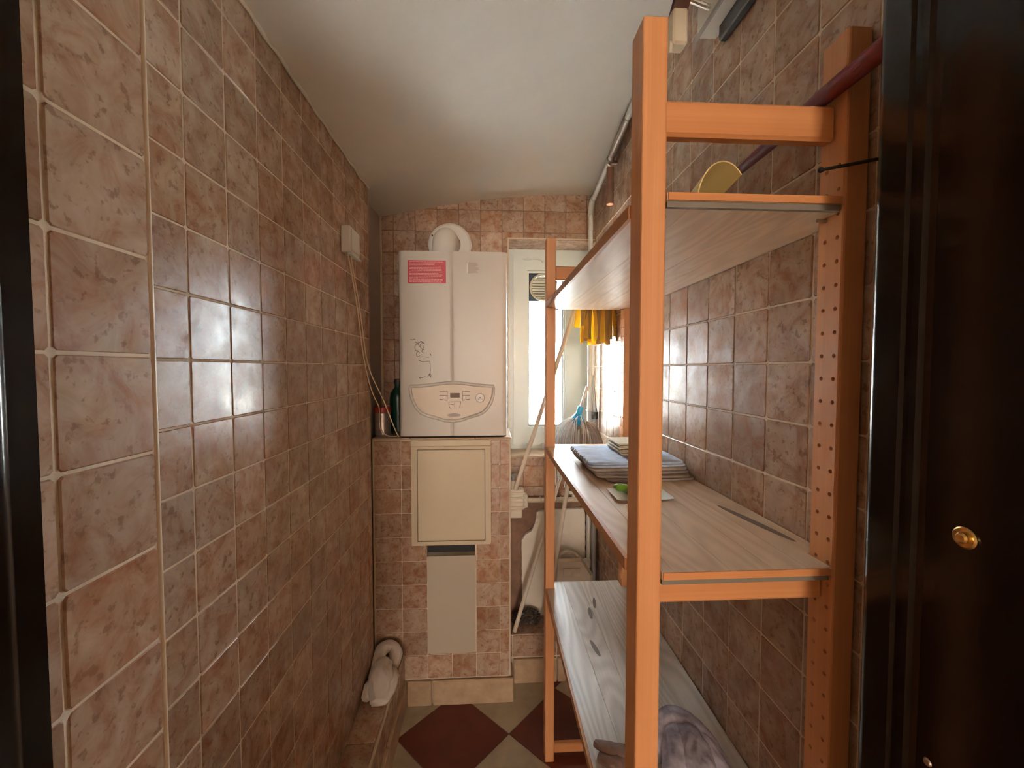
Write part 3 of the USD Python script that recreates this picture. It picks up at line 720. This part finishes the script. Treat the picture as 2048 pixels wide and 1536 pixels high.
U, Vv = np.linspace(0, 1, 16), np.linspace(0, 1, 6)
top = []
for v_ in Vv:
    for u_ in U:
        x = .258 + .120 * u_; y = .802 + .078 * v_ + .008 * math.sin(u_ * 3)
        z = zs + .0012 + .010 * max(0, .25 - u_) ** 1.2 * 4 * .4 + .004 * (u_ > .85) * (u_ - .85) * 6 + .002 * math.sin(u_ * 7) * v_ + .002
        top.append((x, y, z))
top = np.array(top); bot = top - [0, 0, .0008]; n_ = len(top); q = []
for j in range(5):
    for i in range(15):
        a = j * 16 + i; q += [(a, a + 1, a + 17, a + 16), (a + n_, a + 16 + n_, a + 17 + n_, a + 1 + n_)]
per = list(range(16)) + [16 * j + 15 for j in range(1, 6)] + [80 + i for i in range(14, -1, -1)] + [16 * j for j in range(4, 0, -1)]
for a, b in zip(per, per[1:] + per[:1]): q.append((a, a + n_, b + n_, b))
obj('card', (np.vstack([top, bot]), np.array(q)), M['card'], bl, smooth=40)
tb = lathe([(0, 0), (.0035, 0), (.0045, .004), (.0085, .010), (.0090, .050), (.0088, .062), (0, .063)], 18)
tb.apply_transform(trimesh.transformations.rotation_matrix(PI / 2, [0, 1, 0])); tb.apply_transform(trimesh.transformations.rotation_matrix(-.75, [0, 0, 1])); tb.apply_translation([.272, .868, zs + .0145])
obj('glue_tube', tb, M['green_tube'], bl, label='green glue tube')
obj('blister', cbox(.285, .352, .822, .866, zs + .005, zs + .0175, .006), M['clear_plastic'], bl, smooth=30)

zb = e(-.775)
def roll(pts, rad, seed, flat=.8, n=40, m=40, amp=.24, folds=4):
    """a twisted roll of cloth along a curve, its folds running with the cloth"""
    P = curve(pts, m); t = np.linspace(0, 1, m)
    rr_ = np.interp(t, np.linspace(0, 1, len(rad)), rad)
    T = np.gradient(P, axis=0); T /= np.linalg.norm(T, axis=1, keepdims=True)
    V = []
    for i in range(m):
        up = np.array([0, 0, 1.0]); S = np.cross(T[i], up); S /= np.linalg.norm(S) + 1e-9; U = np.cross(S, T[i])
        a = np.linspace(0, 2 * PI, n, endpoint=False)
        tw = a + seed + 1.6 * t[i] + .5 * math.sin(5 * t[i] + seed)
        nz = meshkit.fbm(np.stack([np.cos(tw) * folds * .5 + seed, np.sin(tw) * folds * .5, np.full(n, t[i] * 2.6)], -1), 3, seed)
        rd = 1 - np.abs(2 * nz - 1)
        k = rr_[i] * (1 - amp + amp * 1.7 * rd) * (1 if 0 < i < m - 1 else .35)
        V.append(P[i] + S * (np.cos(a) * k)[:, None] + U * (np.sin(a) * k * flat)[:, None])
    V = np.vstack(V); Fc = []
    for i in range(m - 1):
        for k in range(n):
            a, b = i * n + k, i * n + (k + 1) % n
            Fc += [(a, b, b + n), (a, b + n, a + n)]
    V = np.vstack([V, P[:1], P[-1:]]); c0, c1 = len(V) - 2, len(V) - 1; o = (m - 1) * n
    for k in range(n): Fc += [(c0, (k + 1) % n, k), (c1, o + k, o + (k + 1) % n)]
    r_ = trimesh.Trimesh(V, np.array(Fc), process=False)
    r_.fix_normals()
    return r_

def lay(ms, z0):
    m_ = cat(*ms); m_.vertices[:, 2] = np.maximum(m_.vertices[:, 2], z0 + .0006); return m_

obj('violet_rag', lay([roll([(.325, .735, zb + .022), (.345, .775, zb + .034), (.378, .798, zb + .046), (.412, .778, zb + .040), (.436, .735, zb + .024), (.446, .690, zb + .014)], [.014, .020, .024, .022, .017, .012], 3),
    roll([(.376, .790, zb + .036), (.362, .750, zb + .040), (.345, .705, zb + .026), (.330, .66, zb + .014)], [.018, .024, .024, .016], 7),
    roll([(.392, .785, zb + .038), (.392, .745, zb + .044), (.388, .700, zb + .034), (.385, .65, zb + .018)], [.018, .027, .028, .020], 11),
    roll([(.408, .775, zb + .034), (.418, .735, zb + .036), (.424, .690, zb + .024), (.430, .65, zb + .014)], [.016, .022, .022, .016], 14),
    roll([(.340, .700, zb + .010), (.390, .690, zb + .014), (.440, .690, zb + .010)], [.02, .03, .02], 17)], zb), M['violet_rag'], smooth=70, label='crumpled violet and white rag on the bottom shelf', cat='rag')
obj('brown_rag', lay([roll([(.211, .789, zb + .014), (.226, .777, zb + .016), (.250, .765, zb + .014), (.290, .748, zb + .010)], [.006, .013, .018, .014], 12), roll([(.213, .765, zb + .008), (.235, .752, zb + .010), (.275, .738, zb + .008)], [.008, .014, .014], 15)], zb), M['brown_rag'], smooth=70, label='brown cloth corner beside the front post on the bottom shelf', cat='rag')
zx = e(-1.1915)
wrg = lay([roll([(-.428, 1.530, zx + .030), (-.440, 1.585, zx + .052), (-.420, 1.630, zx + .066), (-.390, 1.632, zx + .058), (-.376, 1.600, zx + .040), (-.380, 1.565, zx + .026)], [.020, .024, .024, .024, .023, .016], 4),
    roll([(-.420, 1.585, zx + .040), (-.412, 1.540, zx + .052), (-.404, 1.490, zx + .050), (-.396, 1.440, zx + .028), (-.392, 1.405, zx + .012)], [.018, .034, .040, .036, .024], 6),
    roll([(-.376, 1.545, zx + .026), (-.370, 1.505, zx + .036), (-.372, 1.460, zx + .026), (-.380, 1.42, zx + .012)], [.016, .026, .026, .016], 9),
    roll([(-.425, 1.500, zx + .030), (-.438, 1.460, zx + .026), (-.448, 1.425, zx + .014)], [.020, .026, .014], 13)], zx)
wrg.vertices[:, 0] = np.maximum(wrg.vertices[:, 0], WL + .004)
obj('white_rag', wrg, M['white_rag'], smooth=70, label='crumpled white rag on the low tiled boxing', cat='rag')

# yellow curled sheet on the top shelf
zt = e(.2265)
arc = []
for s_ in np.linspace(0, 1, 14):
    y = .600 + .11 * s_; hgt = (.082 * (1 - .35 * s_)); wdt = .050
    for a in np.linspace(PI, .26 * PI, 18):
        arc.append((.372 + .005 - wdt * .55 + wdt * .8 * math.cos(a) * (1.05 - .1 * s_), y, zt + .0012 + hgt * math.sin(a) ** .85))
arc = np.array(arc).reshape(14, 18, 3)
nrm = np.stack([np.gradient(arc[..., 2], axis=1), np.zeros(arc.shape[:2]), -np.gradient(arc[..., 0], axis=1)], -1)
nrm /= np.linalg.norm(nrm, axis=-1, keepdims=True)
inn = arc + nrm * .0018
q = []
def gi(i, j, s): return s * 252 + i * 18 + j
for i in range(13):
    for j in range(17):
        q += [(gi(i, j, 0), gi(i, j + 1, 0), gi(i + 1, j + 1, 0), gi(i + 1, j, 0)), (gi(i, j, 1), gi(i + 1, j, 1), gi(i + 1, j + 1, 1), gi(i, j + 1, 1))]
for j in range(17): q += [(gi(0, j, 0), gi(0, j, 1), gi(0, j + 1, 1), gi(0, j + 1, 0)), (gi(13, j, 0), gi(13, j + 1, 0), gi(13, j + 1, 1), gi(13, j, 1))]
for i in range(13): q += [(gi(i, 0, 0), gi(i + 1, 0, 0), gi(i + 1, 0, 1), gi(i, 0, 1)), (gi(i, 17, 0), gi(i, 17, 1), gi(i + 1, 17, 1), gi(i + 1, 17, 0))]
ysm = trimesh.Trimesh(np.vstack([arc.reshape(-1, 3), inn.reshape(-1, 3)]), usdkit.meshkit.arrays((np.vstack([arc.reshape(-1, 3), inn.reshape(-1, 3)]), np.array(q)))[1], process=False)
ysm.fix_normals()
obj('yellow_scoop', ysm, M['yellow'], label='curled yellow plastic scoop on the top shelf', cat='scoop')
obj('red_pole', tube([(.447, .420, e(.3635)), (.449, .45, e(.3645)), (.4545, .545, e(.3690)), (.466, .68, e(.371)), (.4725, .772, e(.373)), (.4745, .80, e(.3735))], [.0125, .0125, .0115, .0095, .0075, .002], 16), M['red_pole'], label='dark red tapering pole lying across the top rail of the rack', cat='pole')
obj('black_hook', cat(tube([(.442, .5290, e(.2645)), (.470, .5125, e(.2650)), (.5045, .4920, e(.2655))], .0022, 8), trimesh.creation.icosphere(2, .0036).apply_translation([.442, .5290, e(.2645)])), M['black'], label='thin black hook rod across the near right post', cat='hook')

# ---------------------------------------------------------------- things up on the right wall
wbx = thing('wall_box', 'white box with a dark grey underside high on the right wall', 'box')
obj('case', cbox(.4570, WR - .001, .56, .900, e(.724), e(.885), .004), M['white_plastic'], wbx, smooth=False)
obj('base', cbox(.4850, WR - .001, .56, .862, e(.690), e(.7235), .003), M['dark_grey'], wbx, smooth=False)
obj('rim', cbox(.4545, .4585, .56, .902, e(.718), e(.730), .001), M['grey_plastic'], wbx, smooth=False)
hp = thing('hanging_broom', 'brown broom handle with a cream head hanging behind the near post', 'broom')
obj('handle', ribbon([(.390, .85, e(.728)), (.4455, .85, e(.935))], .031, .022, (1, 0, -.27)), M['brown_pole'], hp, smooth=False)
obj('head', cbox(.3755, .4070, .835, .866, e(.664), e(.7360), .004), M['cream_bag'], hp, smooth=False)
obj('strap', ribbon([(.374, .842, e(.672)), (.3735, .842, e(.650))], .006, .002), M['cream_bag'], hp, smooth=False)
obj('wall_pin', cat(tube([(.405, .845, e(.762)), (.456, .845, e(.745))], .0055, 10), trimesh.creation.icosphere(2, .0035).apply_translation([.449, .838, e(.742)])), M['steel'], label='short steel pin holding the broom handle to the white box', cat='pin')

pp = thing('wall_pipe', 'white painted pipe running down the back corner and along the ceiling', 'pipe')
obj('pipe', tube(curve([(.4775, 1.20, e(.905)), (.4775, 1.33, e(.880)), (.4760, 1.43, e(.858)), (.4700, 1.65, e(.800)), (.4660, 1.83, e(.757))], 20), .0105, 14), M['pipe'], pp, smooth=50)
obj('elbow', tube(curve([(.4662, 1.82, e(.760)), (.4655, 1.855, e(.748)), (.466, 1.868, e(.730)), (.466, 1.870, e(.700))], 14), .0130, 14), M['pipe'], pp, smooth=50)
obj('pipe', tube([(.466, 1.870, e(.705)), (.466, 1.870, e(-1.18))], .0105, 14), M['pipe'], pp, smooth=50)
obj('sleeve', tube([(.4770, 1.41, e(.8635)), (.4722, 1.575, e(.8205))], .0140, 16), M['steel'], pp, smooth=50)
cl = MB()
cl.add(tube([(.4718, 1.590, e(.816)), (.4712, 1.612, e(.810))], .0150, 12), cbox(.474, .502, 1.592, 1.604, e(.800), e(.812), .002), tube([(.462, 1.597, e(.797)), (.478, 1.600, e(.786))], .004, 7))
obj('clamp', cl, M['steel'], pp)
for z in (.30, -.20): obj('clip', cat(trimesh.creation.torus(.0125, .0025, 18, 6, transform=trimesh.transformations.translation_matrix((.466, 1.870, e(z)))), cbox(.463, .469, 1.880, YB, e(z) - .004, e(z) + .004)), M['pipe'], pp)
sb = thing('wooden_handle', 'short brown wooden handle hanging end down below the pipe clamp', 'handle')
obj('shaft', tube([(.4740, 1.60, e(.7850)), (.4740, 1.60, e(.6460))], .0140, 16), M['handle_wood'], sb, smooth=50)
obj('cut_end', lathe([(0, 0), (.0132, 0), (.0132, .002), (0, .002)], 18, (.4740, 1.60, e(.6440))), M['cut_end'], sb)

# ---------------------------------------------------------------- mops, poles, pipes and clutter in the window corner
ym = thing('strip_mop', 'leaning mop with yellow cloth strips hanging under the top shelf', 'mop')
obj('handle', tube([(.372, 1.615, e(.330)), (.115, 1.81, e(-.545))], .0095, 12), M['pale_pole'], ym, smooth=50)
obj('head', cbox(.350, .499, 1.590, 1.640, e(.318), e(.350), .008), M['yellow'], ym)
r3 = random.Random(5)
k = 0
for row, yy in ((0, 1.592), (1, 1.622)):
    x = .356 + .006 * row
    while x < .493:
        w = r3.uniform(.012, .021)
        zend = .108 + r3.uniform(-.016, .014) + (.055 if x < .362 else 0) + (.012 if x > .46 else 0)
        sw = r3.uniform(-.006, .006)
        pts = curve([(x + w / 2, yy + .005, e(.325)), (x + w / 2, yy - .004 + r3.uniform(-.005, .005), e(.27)), (x + w / 2 + sw, yy + r3.uniform(-.008, .008), e(.2)), (x + w / 2 + sw * 1.6, yy + r3.uniform(-.012, .008), e(zend))], 12)
        ang = r3.uniform(-.7, .7)
        obj('strip', ribbon(pts, w * 1.05, .0012, (math.cos(ang), math.sin(ang), 0)), M['yellow_strip' if (k % 3 == 1 or row == 1) else 'shaded_strip'], ym, smooth=40)
        x += w * .74; k += 1
sp = curve([(.362, 1.60, e(.325)), (.352, 1.595, e(.25)), (.345, 1.59, e(.185)), (.342, 1.588, e(.160))], 10)
obj('strip', ribbon(sp, np.linspace(.008, .024, 10), .0012), M['yellow_strip'], ym, smooth=40)
obj('broom_stick', tube([(.4320, 1.775, e(-.078)), (.110, 1.785, e(-1.184))], [.0075, .0095], 12), M['pale_pole'], label='pale wooden stick leaning across the back corner down to the ledge', cat='stick')

sm = thing('string_mop', 'upturned string mop with a bright blue socket behind the middle shelf', 'mop')
obj('handle', tube([(.3800, 1.715, e(-.200)), (.250, 1.787, e(-1.180))], .0095, 12), M['pale_pole'], sm, smooth=50)
sk = lathe([(.011, -.060), (.030, -.052), (.034, -.040), (.022, -.020), (.0125, -.006), (.0125, .022), (.010, .024), (0, .024)], 20)
sk.apply_transform(trimesh.transformations.rotation_matrix(.25, [0, 1, 0])); sk.apply_translation([.3830, 1.712, e(-.185)])
obj('socket', sk, M['blue_plastic'], sm)
r4 = random.Random(11)
for nm_, mt, count, cx, spread_, base in (('strands', 'string', 70, .378, (-.115, .02), (-.215)), ('grey_strands', 'string_grey', 46, .400, (-.06, .085), (-.235))):
    st = MB()
    for k in range(count):
        dx = r4.uniform(*spread_); dy = r4.uniform(-.07, .04)
        out = r4.uniform(.4, 1)
        zdrop = -.40 - r4.uniform(0, .10)
        a = np.array([cx + dx * .12, 1.712 + dy * .15, e(base + r4.uniform(-.012, .012))])
        b = np.array([cx + dx * .55, 1.712 + dy * .6, e(base + .012 * out + r4.uniform(-.03, .012) - abs(dx) * .2)])
        c = np.array([cx + dx * 1.0, 1.712 + dy, e(base - .085 - r4.uniform(0, .04))])
        d = np.array([cx + dx * 1.12 + r4.uniform(-.012, .012), 1.712 + dy * 1.1, e(zdrop)])
        st.add(tube(curve([a, b, c, d], 12), .0021, 5))
    obj(nm_, st, M[mt], sm, smooth=50, kind='stuff')
gp = thing('grey_pole', 'thin grey pole with a dark collar standing in the back right corner', 'pole')
obj('shaft', tube([(.4860, 1.850, e(-1.185)), (.4860, 1.850, e(-.200))], .0125, 12), M['grey_metal'], gp, smooth=50)
obj('collar', tube([(.4860, 1.850, e(-.232)), (.4860, 1.850, e(-.200))], .0145, 14), M['dark_grey'], gp, smooth=50)
obj('tip', tube([(.4860, 1.850, e(-.200)), (.4790, 1.860, e(-.03))], [.0110, .0030], 10), M['grey_metal'], gp, smooth=50)

hz = thing('water_pipe', 'horizontal water pipe with a tap under the window sill', 'pipe')
obj('pipe', tube([(.179, 1.885, e(-.620)), (.455, 1.885, e(-.620))], .0120, 14), M['pipe_dirty'], hz, smooth=50)
obj('tap', cat(tube([(.395, 1.885, e(-.608)), (.395, 1.885, e(-.580))], .007, 10), cbox(.372, .425, 1.874, 1.890, e(-.592), e(-.580), .003), tube([(.430, 1.885, e(-.596)), (.430, 1.885, e(-.565))], .008, 10)), M['pipe'], hz)
for x in (.24, .34): obj('clip', cat(trimesh.creation.torus(.0135, .0022, 16, 6, transform=trimesh.transformations.translation_matrix((x, 1.885, e(-.62))) @ trimesh.transformations.rotation_matrix(PI / 2, [0, 1, 0])), cbox(x - .003, x + .003, 1.897, YB, e(-.624), e(-.616))), M['pipe_dirty'], hz)
vv = thing('valve_block', 'bulky white pipe fitting beside the pedestal under the window', 'fitting')
vb = MB()
vb.add(cbox(.092, .160, 1.85, 1.915, e(-.655), e(-.560), .006), cbox(.090, .150, 1.842, 1.915, e(-.690), e(-.650), .005), cbox(.150, .178, 1.862, 1.905, e(-.650), e(-.588), .005), tube([(.108, 1.87, e(-.560)), (.108, 1.87, e(-.520))], .012, 12))
for k in range(4): vb.add(cbox(.0915, .164, 1.8435, 1.852, e(-.578 - .022 * k), e(-.570 - .022 * k), .002))
obj('body', vb, M['cap'], vv, smooth=30)
obj('spindle', cat(tube([(.108, 1.87, e(-.522)), (.108, 1.87, e(-.492))], .009, 10), tube([(.098, 1.865, e(-.497)), (.124, 1.862, e(-.490))], .006, 8)), M['grey_metal'], vv)

YFM = 1.900
FOAM = [(0.156, 0.224), (0.15, 0.589), (0.167, 0.618), (0.201, 0.637), (0.217, 0.675), (0.224, 0.728), (0.296, 0.734), (0.373, 0.739), (0.453, 0.74), (0.458, 0.636), (0.457, 0.44), (0.464, 0.224)]      # outline in x, z (metres)
rough = np.array(sg.Polygon(FOAM).segmentize(.012).exterior.coords)[:-1]
rough = rough + (rng.random(rough.shape) - .5) * .004
rough[:, 1] = np.maximum(rough[:, 1], e(-1.1905))
obj('foam_board', place(extr(sg.Polygon(rough), .022), (0, YFM + .022, 0), (1, 0, 0), (0, 0, 1), (0, -1, 0)), M['foam'], smooth=False, label='torn cream polystyrene board standing on the ledge under the window', cat='board')
jg = thing('plastic_jug', 'cream plastic jug with a screw cap behind the bottom shelf', 'jug')
jb = cat(trimesh.convex.convex_hull(np.vstack([cbox(.290, .470, 1.79, 1.875, e(-1.190), e(-.925), .014).vertices, cbox(.300, .425, 1.80, 1.865, e(-.905), e(-.868), .01).vertices])))
obj('body', jb, M['jug'], jg, smooth=30)
obj('grip_recess', cbox(.330, .410, 1.7885, 1.7905, e(-.945), e(-.905), .0008), M['pipe_dirty'], jg)
obj('grip', cat(tube(curve([(.322, 1.833, e(-.872)), (.335, 1.833, e(-.852)), (.375, 1.833, e(-.848)), (.405, 1.833, e(-.872))], 14), .008, 8)), M['pipe_dirty'], jg)
obj('cap', lathe([(0, 0), (.019, 0), (.019, .03), (.017, .033), (0, .033)], 20, (.448, 1.83, e(-.918))), M['cap'], jg)
obj('plastic_bag', cat(crumple((.185, 1.862, e(-1.1905)), (.095, .07, .075), 41, .3, 3.2), crumple((.140, 1.862, e(-1.1905)), (.07, .06, .05), 44, .35, 3.2)), M['dark_bag'], label='crumpled dark plastic bag on the tiled ledge', cat='bag')

# ---------------------------------------------------------------- left corner: switch box, cables, tin, bottle
sw = thing('switch_box', 'small white switch box on the left tiled wall', 'switch')
obj('case', cbox(WL, -.4325, 1.306, 1.400, e(.363), e(.447), .003), M['white_plastic'], sw, smooth=False)
obj('cover', cbox(-.4325, -.4295, 1.316, 1.392, e(.372), e(.438), .001), M['white_plastic'], sw, smooth=False)
obj('lip', cbox(-.4405, -.428, 1.309, 1.404, e(.357), e(.3625), .001), M['pvc'], sw, smooth=False)
ca = tube(curve([(-.447, 1.325, e(.365)), (-.4515, 1.385, e(.290)), (-.4535, 1.44, e(.19)), (-.4545, 1.52, e(.005)), (-.451, 1.63, e(-.120)), (-.457, 1.715, e(-.190)), (-.452, 1.7255, e(-.265)), (-.430, 1.722, e(-.2805)), (-.385, 1.70, e(-.2805))], 48), .0022, 7)
cb_ = tube(curve([(-.444, 1.345, e(.365)), (-.4485, 1.41, e(.27)), (-.4510, 1.475, e(.155)), (-.4500, 1.545, e(.005)), (-.420, 1.640, e(-.130)), (-.385, 1.655, e(-.235)), (-.374, 1.690, e(-.2800))], 40), .0022, 7)
obj('cable', ca, M['cord'], smooth=60, label='thin cable from the switch box running behind the tin can', cat='cable')
obj('cable', cb_, M['cord'], smooth=60, label='thin cable from the switch box ending at the boiler corner', cat='cable')
tn = thing('tin_can', 'small metal tin with a red lid on the pedestal beside the boiler', 'tin')
obj('body', lathe([(0, .0), (.034, 0), (.0355, .003), (.034, .006), (.034, .092), (.0355, .095), (.034, .098), (0, .098)], 30, (-.459, 1.770, PZ)), M['tin'], tn, smooth=40)
obj('lid', lathe([(0, .098), (.034, .098), (.0355, .102), (.0355, .118), (.033, .121), (0, .121)], 30, (-.459, 1.770, PZ)), M['red_lid'], tn, smooth=40)
gb = thing('green_bottle', 'dark green bottle standing half behind the boiler', 'bottle')
obj('body', lathe([(0, 0), (.036, 0), (.038, .004), (.038, .15), (.034, .175), (.020, .195), (.016, .200), (.016, .215), (0, .215)], 28, (-.4140, 1.870, PZ)), M['green_bottle'], gb, smooth=40)
obj('cap', lathe([(0, .213), (.018, .213), (.018, .235), (0, .238)], 20, (-.4140, 1.870, PZ)), M['dark_grey'], gb, smooth=40)

# ---------------------------------------------------------------- door frame around the camera
dr = thing('door_1', 'dark wooden door frame framing the view', 'door frame', kind='structure')
pl = sg.Polygon([(-.50, .20), (-.324, .20), (-.324, .285), (-.3255, .2915), (-.331, .297), (-.3375, .299), (-.3375, .322), (-.343, .3255), (-.50, .3255)])
obj('jamb', extr(pl, e(.78)), M['dark_wood'], dr, smooth=35)
prr = sg.Polygon([(.60, .4785), (.500, .4785), (.500, .4480), (.447, .4480), (.4400, .4455), (.4352, .4405), (.4335, .4345), (.4335, .4080), (.4365, .4050), (.4365, .3990), (.4335, .3960), (.4335, .3900), (.4370, .3865), (.4375, .3800), (.4345, .3770), (.4345, .20), (.60, .20)])
obj('jamb', extr(prr, e(.95)), M['dark_wood'], dr, smooth=35)
lk = thing('lock_barrel', 'small round brass catch on the dark right door frame', 'lock')
obj('rosette', lathe([(0, 0), (.0095, 0), (.0100, .0015), (.0085, .003), (.0070, .0025), (0, .0022)], 28, (.4345, .3425, e(-.1547)), '-x'), M['brass'], lk)
obj('barrel', lathe([(0, .002), (.0048, .002), (.0050, .0045), (.0035, .0062), (0, .0066)], 20, (.4345, .3425, e(-.1547)), '-x'), M['brass'], lk)
obj('frame_screw', lathe([(0, 0), (.004, 0), (.003, .0015), (0, .002)], 14, (.4345, .3665, e(-.3915)), '-x'), M['steel'], label='small steel screw low on the right door frame', cat='screw')

obj('ground_outside', cbox(-250, 250, 2.6, 500, -6.2, -6.0), simple('unseen_outside_ground', (.55, .55, .52), .9), smooth=False, label='unseen pale ground far below the window, bouncing daylight up to the ceiling', cat='ground', kind='structure')  # unseen ground, its pale tone chosen to bounce daylight onto the ceiling

# ---------------------------------------------------------------- unseen hall behind the camera, built to keep sky light out
for nm, b in (('floor_hall', cbox(-1.4, 1.6, -6.5, .21, -.05, 0)), ('ceiling_hall', cbox(-1.4, 1.6, -6.5, .21, 2.62, 2.70)),
              ('wall_hall_back', cbox(-1.4, 1.6, -6.6, -6.5, 0, 2.62)), ('wall_hall_left', cbox(-1.5, -1.4, -6.6, .21, 0, 2.62)), ('wall_hall_right', cbox(1.6, 1.7, -6.6, .21, 0, 2.62)),
              ('wall_hall_front_left', cbox(-1.4, -.50, .15, .26, 0, 2.62)), ('wall_hall_front_right', cbox(.60, 1.6, .15, .26, 0, 2.62)), ('wall_hall_lintel', cbox(-.50, .60, .15, .26, 2.12, 2.62))):
    obj(nm, b, M['hall'] if 'floor' not in nm else M['skirt'], smooth=False, label='plain painted hall ' + nm.replace('_', ' ') + ' out of view behind the camera, keeping sky light out', cat=nm.split('_')[0], kind='structure')
hw = thing('window_2', 'white frame set around the unseen light behind the camera', 'window', kind='structure')  # unseen frame around the rear light
wf = sg.box(-.72, -.92, .72, .92).difference(sg.box(-.65, -.85, .65, .85))
obj('frame', place(extr(wf, .05), (REAR_LIGHT[0], -6.5, REAR_LIGHT[2]), (1, 0, 0), (0, 0, 1), (0, 1, 0)), M['pvc'], hw, smooth=False)
